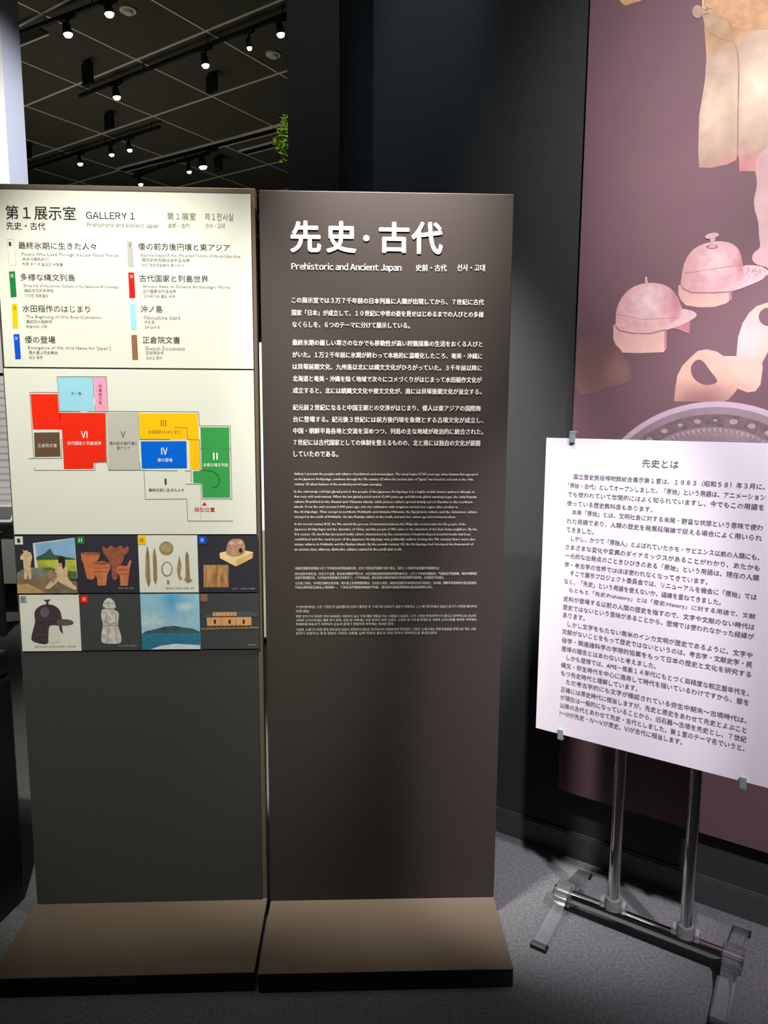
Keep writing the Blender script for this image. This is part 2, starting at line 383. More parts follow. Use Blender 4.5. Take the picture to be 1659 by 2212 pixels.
# track rails with adapters
TR = []
def track(p0, p1, label):
    a, c = on_z(*p0, H-0.10), on_z(*p1, H-0.10); d = (c-a).normalized(); mid = (a+c)/2; L_ = (c-a).length/2
    e = empty('lighting_track', (mid.x, mid.y, H-0.10), math.atan2(d.y, d.x), label=label, cat='track', group='lighting tracks under the ceiling')
    q = MB(); q.box(-L_, L_, -0.018, 0.018, -0.015, 0.02, m_track); q.build('rail', e)
    for t in (-0.9, -0.3, 0.3, 0.9):
        q = MB(); q.tube((L_*t, 0, 0.02), (L_*t, 0, 0.10), 0.006, m_track, 8); q.build('hanger', e)
    TR.append((p0, p1, math.atan2(d.y, d.x)))
track((-10, 92), (330, -36), 'black lighting track across the upper left corner of the ceiling')
track((172, 208), (640, 23), 'long black lighting track in the middle of the ceiling, running to the pillar')
track((44, 370), (345, 274), 'black lighting track low on the left above the guide panel')
track((285, 382), (470, 322), 'black lighting track nearest the top of the guide panel')
def spotlight(ti, px, py, size, label, mm=m_lamp):
    """hangs from its track right above; (px, py) is where the lens shows"""
    (x0, y0), (x1, y1), yaw = TR[ti]; ty = y0+(y1-y0)*(px-x0)/(x1-x0)
    P = on_z(px, ty, H-0.115); r_ = ray(px, py); zl = CAM.z+r_.z/r_.y*P.y; drop = (H-0.115)-zl
    e = empty('track_spotlight', (P.x, P.y, H-0.115), yaw, label=label, cat='spotlight', group='track spotlights')
    q = MB(); q.box(-0.10*size, 0.10*size, -0.022, 0.022, -0.04, 0.0, m_track, 0.004); q.build('adapter', e)
    cl = min(0.15*size, drop*0.6)
    q = MB(); q.tube((0, 0, -0.04), (0, 0, -drop+cl), 0.010, m_track, 10); q.build('stem', e)
    ax = Vector((0.12, 0.1, -1)).normalized(); c1 = Vector((0, 0, -drop)); c0 = c1-ax*cl
    q = MB(); q.tube(c0, c1, 0.036*size, m_track, 20, 0.050*size); q.build('can', e)
    l = MB(); l.tube(c1-ax*0.004, c1+ax*0.022, 0.048*size, mm, 20, 0.034*size); l.build('lens', e)
    return e
SP = [(0, 235, 30, 1.0, 'bright spotlight at the top of the ceiling, left of the smoke detector', m_lamp),
      (0, 145, 74, 1.0, 'bright spotlight on the upper left track', m_lamp),
      (1, 251, 210, 1.0, 'bright spotlight alone below the left end of the middle track', m_lamp),
      (1, 443, 141, 0.9, 'bright spotlight hanging under the middle of the long track', m_lamp),
      (1, 538, 103, 0.6, 'dim orange spotlight on the long track between two brighter ones', m_lamp_dim),
      (1, 606, 74, 0.9, 'bright spotlight at the right end of the long track by the pillar', m_lamp),
      (2, 172, 354, 0.9, 'spotlight at the left of the low left track', m_lamp),
      (2, 240, 334, 0.8, 'small spotlight in the middle of the low left track', m_lamp),
      (2, 279, 324, 0.8, 'spotlight at the right of the low left track', m_lamp),
      (3, 408, 371, 0.8, 'small spotlight on the lowest track, left of the brightest one', m_lamp),
      (3, 438, 361, 1.4, 'large bright spotlight at the right of the lowest track', m_lamp),
      (3, 303, 398, 0.9, 'spotlight just above the top edge of the guide panel', m_lamp)]
for ti, x, y, s_, lab, mm in SP: spotlight(ti, x, y, s_, lab, mm)
# hanging black boxes
for i, (x, y0, y1, wpx, lab) in enumerate([(188, 130, 183, 26, 'black box hanging from the ceiling above the single bright spotlight'),
        (235, 240, 279, 23, 'black box hanging below the single bright spotlight'),
        (457, 156, 200, 25, 'black box hanging at a grid crossing under the long track'),
        (59, 308, 342, 18, 'black box hanging at the far left next to the white display wall'),
        (471, 334, 370, 18, 'black box hanging to the right of the large bright spotlight')]):
    P = on_z(x, y0, H); dist = (P-CAM).length
    zb = CAM.z + (ray(x, y1).z/ray(x, y1).y)*P.y
    hw = wpx/F*dist/2
    e = empty('hanging_box', (P.x, P.y, H), WYAW, label=lab, cat='box', group='black boxes hanging from the ceiling')
    q = MB(); q.box(-hw, hw, -0.02, 0.02, zb-H, -0.03, m_track, 0.004); q.build('housing', e)
    q = MB(); q.box(-hw*0.5, hw*0.5, -0.015, 0.015, -0.03, 0.0, m_track); q.build('bracket', e)
for x, y, lab in [(276, 20, 'round pale smoke detector beside the topmost spotlight'), (590, 116, 'round pale smoke detector near the pillar')]:
    P = on_z(x, y, H); e = empty('smoke_detector', (P.x, P.y, H), 0, label=lab, cat='smoke detector', group='smoke detectors on the ceiling')
    q = MB(); q.tube((0, 0, 0), (0, 0, -0.018), 0.085, m_tbar, 24); q.build('mount', e)
    q = MB(); q.tube((0, 0, -0.018), (0, 0, -0.045), 0.06, m_tbar, 24, 0.045); q.build('sensor_head', e)

# leafy tree top lit green, peeping past the pillar
P = on_z(628, 262, 4.4)
e = empty('leafy_tree', (P.x, P.y, 0), 0, label='green lit leafy tree top showing beside the dark pillar, high up in the gallery', cat='tree')
q = MB(); q.tube((0, 0, 0), (0.05, 0, 2.2), 0.09, m_bark, 12, 0.06); q.tube((0.05, 0, 2.2), (0, 0, 4.2), 0.06, m_bark, 12, 0.02); q.build('trunk', e)
q = MB()
for i in range(420):
    t = random.random(); a = random.uniform(0, 6.28); r = 0.15*math.sqrt(random.random())*(1.1-abs(t-0.4)); c = Vector((r*math.cos(a), r*math.sin(a), 4.02+0.42*t))
    d1 = Vector((random.uniform(-1, 1), random.uniform(-1, 1), random.uniform(-.6, .6))).normalized(); d2 = d1.orthogonal().normalized()
    L_ = random.uniform(0.03, 0.06); q.add([c-d1*L_, c+d2*L_*0.4, c+d1*L_, c-d2*L_*0.4], [(0, 1, 2, 3)], m_leaf)
q.build('foliage', e, kind='stuff')
spot('tree_spot', (P.x-0.6, P.y-2.4, 5.3), (P.x-0.1, P.y, 4.3), 150, 30, 0.7, (1.0, 1.0, 0.6), 0.05)

# ------------------------------------------------------------------ far left: white display wall, counter, card, post
wl = Plane((-2.71, 5.80), 0.0)
e = empty('display_wall', (-2.71, 5.80, 0), 0, label='tall white display wall at the far left edge, behind the guide panel', cat='display wall')
xr = wl.loc(20, 395)[0]; ZS = wl.loc(2, 809)[1]
q = MB(); q.box(-3.2, xr, 0.0, 0.30, ZS+0.012, 5.4, m_ewall); q.box(-3.2, xr-0.006, 0.01, 0.30, ZS-0.012, ZS+0.012, m_black); q.build('upper_panel', e)
q = MB(); q.box(-3.2, xr, 0.0, 0.30, 0.0, ZS-0.012, m_ewall); q.build('lower_panel', e)
q = MB(); q.box(xr, xr+0.004, 0.0, 0.30, 0.0, 5.4, m_eedge); q.build('end_strip', e, label='pale blue-white end face')
q = MB()
for k in range(18): q.box(-0.6, xr-0.03, -0.0015, 0.0, ZS-0.08-0.055*k, ZS-0.07-0.055*k+0.004*(k % 3), m_row)
q.build('lettering', e, label='rows of small grey text')
# counter in front of it, on a recessed black foot
cz = 0.71
e = empty('display_counter', (-3.0, 5.17, 0), 0, label='grey-green display counter with white top at the far left', cat='counter')
q = MB(); q.box(-1.6, 0.36, 0.0, 0.55, 0.24, cz-0.03, m_counter, 0.004); q.build('body', e)
q = MB(); q.box(-1.62, 0.38, -0.02, 0.57, cz-0.03, cz, m_ewall, 0.003); q.build('worktop', e)
q = MB(); q.box(-1.5, 0.30, 0.10, 0.52, 0.0, 0.24, m_case); q.build('foot', e)
e = empty('caption_card', (-2.76, 5.17, cz), 0.0, label='small white framed picture card tilted on the counter top', cat='card')
q = MB(); q.prism([(-0.07, 0.0), (-0.062, 0.0), (0.07, 0.10), (0.065, 0.108)], 'x', -0.10, 0.09, m_ewall); q.build('card', e)
q = MB(); q.prism([(-0.050, 0.0185), (-0.0505, 0.0190), (0.044, 0.0945), (0.044, 0.0940)], 'x', -0.085, 0.070, m_grey); ob = q.build('picture', e); ob.location = (0, -0.001, 0.0015)
P = on_z(2, 1372)
e = empty('barrier_post', (P.x, P.y, 0), 0.3, label='slim dark grey post standing in front of the display counter', cat='post')
q = MB(); q.box(-0.035, 0.035, -0.03, 0.03, 0.0, 0.68, mat('post_grey', rgb(70, 72, 78), 0.5), 0.005); q.build('shaft', e)
q = MB(); q.box(-0.045, 0.045, -0.04, 0.04, 0.68, 0.70, m_case, 0.003); q.build('cap', e)

# black low case at the left
cc = Vector((-1.106, 2.0586, 0))
e = empty('black_case', cc, math.atan2(-0.0203, 0.1172), label='low black display case left of the guide panel, cut by the picture edge', cat='display case')
q = MB(); q.box(-0.9, 0.0, -1.3, 0.0, 0.0, 0.72, m_case, 0.01); q.build('body', e)
q = MB(); q.box(-0.9, 0.0, -1.3, 0.0, 0.735, 0.80, m_case, 0.008); q.box(-0.89, -0.008, -1.29, -0.008, 0.72, 0.735, m_rubber); q.build('top_board', e)

# lit showcase seen through the gap between the two panels
gp = Plane((0, 4.55), 0.0)
u0 = gp.loc(567, 1000)[0]
e = empty('lit_showcase', (u0, 4.55, 0), 0, label='narrow glowing showcase seen through the gap between the two panels', cat='showcase')
q = MB(); q.box(-0.13, -0.10, 0.0, 0.06, 0.0, 1.97, m_case); q.box(0.10, 0.13, 0.0, 0.06, 0.0, 1.97, m_case); q.box(-0.13, 0.13, 0.0, 0.06, 1.93, 1.97, m_case); q.box(-0.13, 0.13, 0.0, 0.06, 0.0, 0.04, m_case); q.build('frame', e)
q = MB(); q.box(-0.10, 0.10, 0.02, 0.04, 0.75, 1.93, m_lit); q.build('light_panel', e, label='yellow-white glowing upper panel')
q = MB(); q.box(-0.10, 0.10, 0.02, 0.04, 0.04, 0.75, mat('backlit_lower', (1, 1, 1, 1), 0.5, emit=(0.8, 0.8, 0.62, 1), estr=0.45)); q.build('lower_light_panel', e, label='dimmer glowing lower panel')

# ------------------------------------------------------------------ right panel (title panel)
RY = 0.035024; RO = (-0.331417, 1.972612); RW, RZ0, RZ1, RD = 0.670232, 0.055123, 2.07465, 0.282543
rp = Plane(RO, RY)
tp = empty('title_panel', (RO[0], RO[1], 0), RY, label='dark brown free-standing text panel with large white title, right of the guide panel', cat='information panel')
q = MB(); q.box(0.0, RW, 0.0, 0.03, RZ0, RZ1, m_panel, 0.002); q.build('panel_board', tp)
q = MB(); q.box(0.0, RW, -RD, 0.06, RZ0-0.004, RZ0, m_plinth, 0.0015); q.build('plinth_top', tp, label='brown top plate, toned lighter for the light from above')
q = MB(); q.box(0.001, RW-0.001, -RD+0.001, 0.058, 0.0, RZ0-0.004, m_plinth_face); q.build('plinth_base', tp)
p1 = Print(rp, 0.0005, 560, 400, 2.9105)
for ch, xa, xb, yc, hh in (('先', 193, 388, 322, 202), ('史', 420, 610, 324, 200), ('・', 652, 694, 333, 42), ('古', 752, 945, 327, 196), ('代', 958, 1154, 331, 202)):
    p1.one('title_character', tp, ch, xa+5, xb-5, yc, hh-10, m_white, 0.026, 6)
p1 = Print(rp, 0.0005, 560, 400, 2.9105)
p1.one('subtitle_lettering', tp, 'Prehistoric and Ancient Japan', 203, 893, 514, 54, m_white, 0.016, 3, lat=True)
p1.one('subtitle_lettering', tp, '史前・古代', 985, 1178, 518, 42, m_white, 0.012, 3)
p1.one('subtitle_lettering', tp, '선사・고대', 1245, 1418, 518, 42, m_white, 0.012, 3)
p1 = Print(rp, 0.0005, 600, 620, 3.318)
R13 = [(100, 1477, 93, 'この展示室では3万7千年前の日本列島に人類が出現してから、7世紀に古代'),
 (100, 1475, 183, '国家「日本」が成立して、10世紀に中世の姿を見せはじめるまでの人びとの多様'),
 (105, 945, 268, 'なくらしを、6つのテーマに分けて展示している。'),
 (105, 1467, 397, '最終氷期の厳しい寒さのなかでも移動性が高い狩猟採集の生活をおくる人びと'),
 (105, 1465, 484, 'がいた。1万2千年前に氷期が終わって本格的に温暖化したころ、奄美・沖縄に'),
 (107, 1463, 570, 'は貝塚前期文化、九州島以北には縄文文化がひろがっていた。3千年前以降に'),
 (107, 1462, 656, '北海道と奄美・沖縄を除く地域で次々にコメづくりがはじまって水田稲作文化が'),
 (109, 1460, 741, '成立すると、北には続縄文文化や擦文文化が、南には貝塚後期文化が並立する。'),
 (109, 1455, 862, '紀元前2世紀になると中国王朝との交渉がはじまり、倭人は東アジアの国際舞'),
 (111, 1472, 947, '台に登場する。紀元後3世紀には前方後円墳を象徴とする古墳文化が成立し、'),
 (111, 1472, 1030, '中国・朝鮮半島各地と交流を深めつつ、列島の主な地域が政治的に統合された。'),
 (113, 1450, 1113, '7世紀には古代国家としての体制を整えるものの、北と南には独自の文化が展開'),
 (114, 432, 1196, 'していたのである。')]
for x0, x1, y, t in R13: p1.one('japanese_lettering', tp, t, x0, x1, y, 42, m_white, 0.014, 2)
p1 = Print(rp, 0.0005, 600, 1000, 3.318)
EN = [(80, 1432, 'Gallery 1 presents the peoples and cultures of prehistoric and ancient Japan. The story begins 37,000 years ago when humans first appeared'),
 (117, 1398, 'on the Japanese Archipelago, continues through the 7th century CE when the ancient state of "Japan" was founded, and ends in the 10th'),
 (154, 747, 'century CE when features of the medieval period began emerging.'),
 (207, 1410, 'In the extremely cold last glacial period, the people of the Japanese Archipelago led a highly mobile hunter-gatherer lifestyle in'),
 (243, 1425, 'that very cold environment. When the last glacial period ended 12,000 years ago and full-scale global warming began, the early Kaizuka'),
 (280, 1395, 'culture flourished in the Amami and Okinawa islands, while Jomon culture spread widely across Kyushu to the northern'),
 (316, 1290, 'islands. From the start around 3,000 years ago, wet rice cultivation with irrigation started one region after another in'),
 (352, 1428, 'the Archipelago. Thus except in northern Hokkaido and Amami-Okinawa, the Epi-Jomon culture and the Satsumon culture'),
 (388, 1277, 'emerged in the north of Hokkaido, the late Kaizuka culture in the south, and wet rice culture spread in between them.'),
 (440, 1347, 'In the second century BCE, the Wa started the process of interaction between the Wajin (the ancient name for the people of the'),
 (477, 1428, 'Japanese Archipelago) and the dynasties of China, and the people of Wa came to the attention of the East Asian neighbors. By the'),
 (513, 1380, '3rd century CE, the Kofun (mounded tomb) culture characterized by the construction of keyhole-shaped mounded tombs had been'),
 (549, 1415, 'established and the central part of the Japanese Archipelago was politically unified. During the 7th century there were also'),
 (585, 1402, 'unique cultures in Hokkaido and the Ryukyu Islands. By the seventh century CE, the Archipelago had developed the framework of'),
 (620, 890, 'an ancient state, whereas distinctive cultures existed in the north and south.')]
for y, x1, t in EN: p1.one('english_lettering', tp, t, 117 if y < 400 else 121, x1, y, 23, m_white_dim, 0.012, 1)
p1 = Print(rp, 0.0005, 600, 1000, 3.318)
ZH = [(755, 1158, '本展示室展示的是从3万7千年前日本列岛出现人类、公元7世纪古代国家“日本”成立、直至10世纪开始显露中世面貌为止'),
 (795, 1428, '的人们的多样生活，分为六个主题。在末次冰期的严寒之中，人们过着流动性较高的狩猎采集生活。1万2千年前冰期结束，气候真正开始变暖，奄美冲绳地区'),
 (823, 1195, '出现贝塚前期文化，九州岛以北则是绳文文化的天下。3千年前以后，除北海道与奄美冲绳以外的地区相继开始种稻，水田稻作文化成立。'),
 (862, 1428, '公元前2世纪，与中国王朝的交往开始，倭人登上东亚的国际舞台。公元后3世纪，以前方后圆坟为象征的古坟文化成立，与中国、朝鲜半岛各地的交流日益加深，'),
 (892, 1110, '列岛主要地区在政治上得到统一。7世纪古代国家体制逐步完善，而北部与南部则发展出各自独特的文化。')]
for y, x1, t in ZH: p1.one('chinese_lettering', tp, t, 125, x1, y, 21, m_white_dim, 0.008, 1)
p1 = Print(rp, 0.0005, 600, 1000, 3.318)
KO = [(1032, 1425, '이 전시실에서는 3만 7천년 전 일본열도에 인류가 출현한 후 7세기에 고대국가 일본이 성립하고 10세기에 중세의 모습이 보이기 시작할 때까지의'),
 (1063, 225, '다양한 생활을'),
 (1100, 1420, '최종 빙하기의 혹독한 추위 속에서도 이동성이 높은 수렵 채집 생활을 하는 사람들이 있었다. 1만 2천년 전에 빙하기가 끝나고 본격적으로 온난화'),
 (1128, 1422, '아마미 오키나와에는 패총 전기 문화, 규슈 섬 이북에는 조몬 문화가 퍼져 있었다. 3천년 전 이후에 북해도와 아마미 오키나와를 제외한 지역에서'),
 (1156, 830, '차례차례 벼농사가 시작되어 논농사 문화가 성립하자 북쪽에는 속조몬 문화'),
 (1195, 1420, '기원전 2세기가 되면 중국 왕조와의 교섭이 시작되어 왜인은 동아시아의 국제무대에 등장한다. 기원후 3세기에는 전방후원분을 상징으로 하는 고분'),
 (1222, 1145, '문화가 성립하고 중국 한반도 각지와 교류를 깊게 하면서 열도의 주된 지역이 정치적으로 통합되었다.')]
for y, x1, t in KO: p1.one('korean_lettering', tp, t, 130, x1, y, 20, m_white_dim, 0.008, 1)

# ------------------------------------------------------------------ left panel (guide panel)
LY = 0.0418546; LO = (-0.343005, 1.985397); LW, LZ1, LD = 0.674989, 2.081976, 0.288926
lp = Plane(LO, LY)
gpn = empty('guide_panel', (LO[0], LO[1], 0), LY, label='free-standing gallery guide panel with floor map and eight pictures, left of the dark text panel', cat='information panel')
q = MB(); q.box(-LW-0.004, 0.0, 0.0, 0.03, RZ0, LZ1, m_frame, 0.002); q.build('frame', gpn)
FR = lp.loc(566, 1940, 0.006)[0]
FT = lp.loc(300, 411, 0.006)[1]
q = MB(); q.box(-LW, FR+0.001, -0.006, 0.0, RZ0, FT, m_panel2, 0.001); q.build('face_board', gpn)
q = MB(); q.box(-LW-0.004, 0.0, -LD, 0.06, RZ0-0.004, RZ0, m_plinth, 0.0015); q.build('plinth_top', gpn, label='brown top plate, toned lighter for the light from above')
q = MB(); q.box(-LW-0.003, -0.001, -LD+0.001, 0.058, 0.0, RZ0-0.004, m_plinth_face); q.build('plinth_base', gpn)
D = 0.006
def sheet(name, corners, m, parent, th=0.003, **k):
    """thin mounted sheet: corner pixels (tl, tr, br, bl) -> upright rectangle of its own thickness"""
    L4 = [lp.loc(x, y, D+th) for x, y in corners]
    x0 = (L4[0][0]+L4[3][0])/2; x1 = (L4[1][0]+L4[2][0])/2; z1 = (L4[0][1]+L4[1][1])/2; z0 = (L4[2][1]+L4[3][1])/2
    q = MB(); q.box(x0, x1, -(D+th), -D, z0, z1, m); return q.build(name, parent, **k)
ts = sheet('title_sheet', [(-12, 412.5), (541, 415.5), (547.5, 795), (7.5, 794)], m_sheet, gpn, label='cream sheet listing the eight themes')
ms = sheet('map_sheet', [(7.5, 798), (548, 797.5), (553.5, 1153), (31.5, 1155)], m_sheet, gpn, label='cream sheet with the coloured floor map')
TD = D+0.003
# title sheet print
p = Print(lp, TD+0.0004, 0, 390, 2.8603)
p.one('heading_lettering', ts, '第1展示室', 32, 468, 195, 86, m_black, 0.004, 4)
p.one('heading_lettering', ts, '先史・古代', 38, 280, 278, 48, m_black, 0.004, 3)
p.one('heading_lettering', ts, 'GALLERY 1', 530, 833, 214, 43, m_black, 0.0, 4, lat=True)
p.one('heading_lettering', ts, 'Prehistoric and Ancient Japan', 537, 982, 275, 34, m_grey, 0.0, 2, lat=True)
p.one('heading_lettering', ts, '第1展室', 1032, 1210, 219, 46, m_grey, 0.0, 3); p.one('heading_lettering', ts, '제1전시실', 1265, 1440, 223, 46, m_grey, 0.0, 3)
p.one('heading_lettering', ts, '史前・古代', 1038, 1172, 277, 30, m_grey, 0.0, 2); p.one('heading_lettering', ts, '선사・고대', 1268, 1388, 278, 30, m_grey, 0.0, 2)
p = Print(lp, TD+0.0004, 0, 390, 2.8603)
items = [(112, 595, 400, '最終氷期に生きた人々', 135, 730, 456, 'People Who Lived Through the Last Glacial Period', 138, 300, '末次冰期的人们', 138, 388, '최종 빙기에 살았던 사람들'),
 (125, 463, 596, '多様な縄文列島', 147, 735, 651, 'Diversity of the Jomon Culture in the Japanese Archipelago', 150, 332, '绳纹文化的多样性', 152, 300, '다양한 조몬열도'),
 (138, 555, 790, '水田稲作のはじまり', 160, 625, 843, 'The Beginning of Wet Rice-Cultivation', 162, 322, '最初的水稻耕作', 162, 292, '벼농사의 시작'),
 (152, 342, 982, '倭の登場', 173, 685, 1034, 'Emergence of Wa (Old Name for "Japan")', 177, 357, '倭人登上历史舞台', 178, 265, '왜의 등장'),
 (853, 1420, 406, '倭の前方後円墳と東アジア', 870, 1485, 462, 'Keyhole-Shaped Kofun (Mounded Tombs) of Wa and East Asia', 876, 1172, '倭的前方后圆坟与东亚世界', 876, 1135, '왜의 전방후원분과 동아시아'),
 (860, 1287, 603, '古代国家と列島世界', 880, 1420, 655, 'Ancient State vs. Diverse Archipelagic World', 882, 1088, '古代国家与列岛世界', 884, 1080, '고대국가와 열도 세계'),
 (868, 1003, 793, '沖ノ島', 887, 1112, 846, 'Okinoshima Island', 890, 955, '冲之岛', 892, 990, '오키노시마'),
 (880, 1112, 984, '正倉院文書', 897, 1142, 1036, 'Shosoin Documents', 900, 1010, '正仓院文书', 903, 1000, '쇼소인 문서')]
for (a0, a1, ay, at, b0, b1, by, bt, c0, c1, ct, d0, d1, dt) in items:
    p.one('theme_lettering', ts, at, a0, a1, ay, 44, m_dark, 0.004, 2)
    p.one('theme_lettering', ts, bt, b0, b1, by, 25, m_grey, 0.0, 1)
    p.one('theme_lettering', ts, ct, c0, c1, by+28, 21, m_grey, 0.0, 1); p.one('theme_lettering', ts, dt, d0, d1, by+59, 21, m_grey, 0.0, 1)
bars = [([(42, 365), (85, 362), (100, 522), (58, 525)], None, 'Ⅰ'), ([(55, 562), (92, 560), (103, 718), (67, 722)], m_green, 'Ⅱ'),
 ([(72, 762), (105, 760), (113, 912), (80, 912)], m_yel, 'Ⅲ'), ([(83, 950), (120, 948), (129, 1102), (95, 1105)], m_blue, 'Ⅳ'),
 ([(783, 373), (818, 373), (827, 532), (792, 532)], mat('bar_grey', rgb(176, 174, 168), 0.85, spec=0.06), 'Ⅴ'), ([(792, 568), (828, 568), (836, 725), (800, 727)], m_red, 'Ⅵ'),
 ([(801, 762), (836, 762), (845, 918), (810, 920)], m_lblue, None), ([(811, 954), (846, 954), (854, 1107), (818, 1108)], m_brown, None)]
for c4, mm, rn in bars:
    p = Print(lp, TD+0.0004, 0, 390, 2.8603)
    if mm: p.poly(c4, mm)
    else: p.line(c4+[c4[0]], 2.0, m_lgrey)
    if rn:
        x = c4[0][0]; y = c4[0][1]; ink = m_dark if rn in 'ⅠⅢⅤ' else m_white
        p.text(rn, x+12, x+27, y+26, 22, ink, 0.0, 1, up=2)
    p.build('colour_bar', ts)
# floor map print
def mp_(): return Print(lp, TD+0.0004, 0, 780, 2.765)
rooms = [('map_room', [(345, 97), (555, 97), (563, 298), (355, 298)], m_lblue), ('map_room', [(560, 97), (635, 97), (640, 300), (570, 300)], m_pink),
 ('map_room', [(182, 197), (345, 197), (352, 308), (628, 310), (636, 603), (560, 605), (558, 643), (382, 645), (370, 408), (197, 408)], m_red2),
 ('map_room', [(636, 307), (822, 307), (835, 650), (650, 650)], m_vgrey),
 ('map_room', [(828, 312), (1180, 312), (1195, 647), (1137, 647), (1130, 465), (836, 465)], m_yel),
 ('map_room', [(840, 480), (1113, 478), (1117, 640), (848, 642)], m_blue2),
 ('map_room', [(1197, 396), (1368, 396), (1375, 815), (1212, 815), (1207, 730), (1155, 728), (1152, 658), (1205, 655)], m_green2),
 ('map_room', [(203, 427), (355, 425), (362, 570), (208, 573)], m_brown2)]
for n, c, mm in rooms:
    p = mp_(); p.poly(c, mm); p.build(n, ms)
p = mp_()
ww = 3.0
for l in [[(345, 93), (635, 93), (645, 300), (1185, 303), (1192, 387), (1375, 387), (1385, 823), (1207, 823), (1203, 735), (1108, 735)],
          [(340, 93), (350, 187), (355, 300), (480, 302)], [(525, 302), (645, 302)], [(345, 187), (177, 187), (202, 580)], [(172, 582), (370, 580), (368, 465)],
          [(205, 635), (207, 652), (567, 653), (568, 605), (640, 603)], [(630, 307), (640, 603), (650, 652), (860, 652), (868, 825), (1115, 823), (1122, 955), (1390, 955)],
          [(825, 307), (833, 468), (1015, 468)], [(835, 605), (838, 652), (1060, 655)], [(1197, 522), (1270, 523)], [(1335, 523), (1375, 523)],
          [(1040, 397), (1117, 397), (1120, 468), (1192, 470), (1198, 655)], [(1105, 655), (1140, 655), (1143, 722)], [(555, 97), (562, 215)], [(567, 262), (570, 300)]]:
    p.line(l, ww, m_grey, 1)
p.line([(1197, 740), (1200, 945)], 1.6, m_lgrey, 1)
p.line([(1200, 653), (1245, 653), (1275, 660), (1300, 680), (1311, 705), (1308, 730), (1295, 748), (1270, 757)], 4, mat('dark_green_ink', rgb(24, 90, 44), 0.85, spec=0.06), 1)
p.poly([(355, 310), (362, 310), (358, 375)], mat('dark_red_ink', rgb(150, 20, 16), 0.85, spec=0.06), 1)
p.build('map_outline', ms, label='thin grey wall lines of the floor map')
p = mp_()
p.one('map_lettering', ms, 'Ⅵ', 483, 522, 438, 42, m_white, 0.01, 3); p.one('map_lettering', ms, '古代国家と列島世界', 402, 605, 490, 22, m_white, 0.0, 2)
p.one('map_lettering', ms, 'Ⅴ', 720, 748, 437, 36, m_dark, 0.0, 3); p.one('map_lettering', ms, '倭の前方後円墳と', 652, 820, 491, 21, m_dark, 0.0, 2); p.one('map_lettering', ms, '東アジア', 697, 778, 520, 21, m_dark, 0.0, 2)
p.one('map_lettering', ms, 'Ⅲ', 960, 993, 371, 38, m_brown2, 0.0, 3); p.one('map_lettering', ms, '水田稲作のはじまり', 883, 1077, 423, 21, m_brown2, 0.0, 2)
p.one('map_lettering', ms, 'Ⅳ', 963, 1000, 538, 42, m_white, 0.01, 3); p.one('map_lettering', ms, '倭の登場', 940, 1030, 591, 22, m_white, 0.004, 2)
p.one('map_lettering', ms, 'Ⅱ', 1273, 1300, 568, 42, m_white, 0.01, 3); p.one('map_lettering', ms, '多様な縄文列島', 1215, 1362, 620, 22, m_white, 0.004, 2)
p.one('map_lettering', ms, 'Ⅰ', 983, 995, 720, 36, m_dark, 0.0, 3); p.one('map_lettering', ms, '最終氷期に生きた人々', 888, 1098, 770, 21, m_dark, 0.0, 2)
p.one('map_lettering', ms, '沖ノ島', 422, 487, 193, 20, m_dark, 0.0, 2); p.one('map_lettering', ms, '正倉院文書', 225, 340, 504, 22, m_sheet, 0.0, 2)
for k, ch in enumerate('特集展示室'): p.one('map_lettering', ms, ch, 589, 609, 150+k*24.5, 20, m_dark, 0.0, 2)
p.poly([(1207, 862), (1235, 862), (1221, 840)], mat('marker_red', rgb(205, 40, 40), 0.85, spec=0.06)); p.build('map_marker', ms); p.one('map_lettering', ms, '現在位置', 1160, 1283, 887, 27, MATS['marker_red'], 0.006, 2)


# eight picture tiles
TK = 2.765
def T(x, y): return (x/TK, 1140+y/TK)
c_t = [(88, 50, 455, 48, 465, 392, 105, 392), (460, 48, 820, 46, 834, 388, 470, 390), (822, 46, 1178, 45, 1187, 386, 836, 387), (1184, 47, 1538, 46, 1545, 384, 1192, 386),
       (112, 402, 472, 400, 485, 736, 135, 738), (475, 398, 832, 397, 848, 730, 488, 734), (836, 396, 1192, 395, 1197, 724, 850, 728), (1195, 395, 1545, 393, 1549, 722, 1203, 725)]
bgs = [m_dkblue, m_dkblue, m_sheet, m_dkblue, m_sheet, m_dkgrey, print_mat('sky_print', rgb(112, 178, 212)), m_dkgrey]
labs = ['picture tile of two fur-clad figures before a painted landscape', 'picture tile of five reddish clay pots on navy', 'picture tile of bronze blades, disc and ring on white',
        'picture tile of a gold seal and wooden square on navy', 'picture tile of a dark iron helmet on white', 'picture tile of a pale stone figure on charcoal', 'picture tile of an island across blue sea', 'picture tile of an orange storehouse model on charcoal']
tiles = []
for c, bg, lb in zip(c_t, bgs, labs):
    tiles.append(sheet('picture_tile', [T(c[0], c[1]), T(c[2], c[3]), T(c[4], c[5]), T(c[6], c[7])], bg, gpn, th=0.003, label=lb))
def tp_(): return Print(lp, TD+0.0004, 0, 1140, TK)
def ink(n, r, g, b_, nz=0.15, ns=60): return mat('ink_'+n, rgb(r, g, b_), 0.6, noise=nz, nscale=ns)
fur = ink('fur', 205, 178, 142, .2, 90); fur2 = ink('fur_shade', 150, 124, 96, .2, 90); hair = ink('hair', 36, 30, 30); rock = ink('rock', 128, 108, 84, .3, 50)
def chip(p, x, y, mm, rn, inkm, s=48):
    p.poly([(x, y), (x+s, y), (x+s+2, y+s), (x+2, y+s)], mm, 2)
    if rn: p.text(rn, x+s*0.3, x+s*0.7, y+s*0.5, s*0.5, inkm, 0.0, 1, up=4)
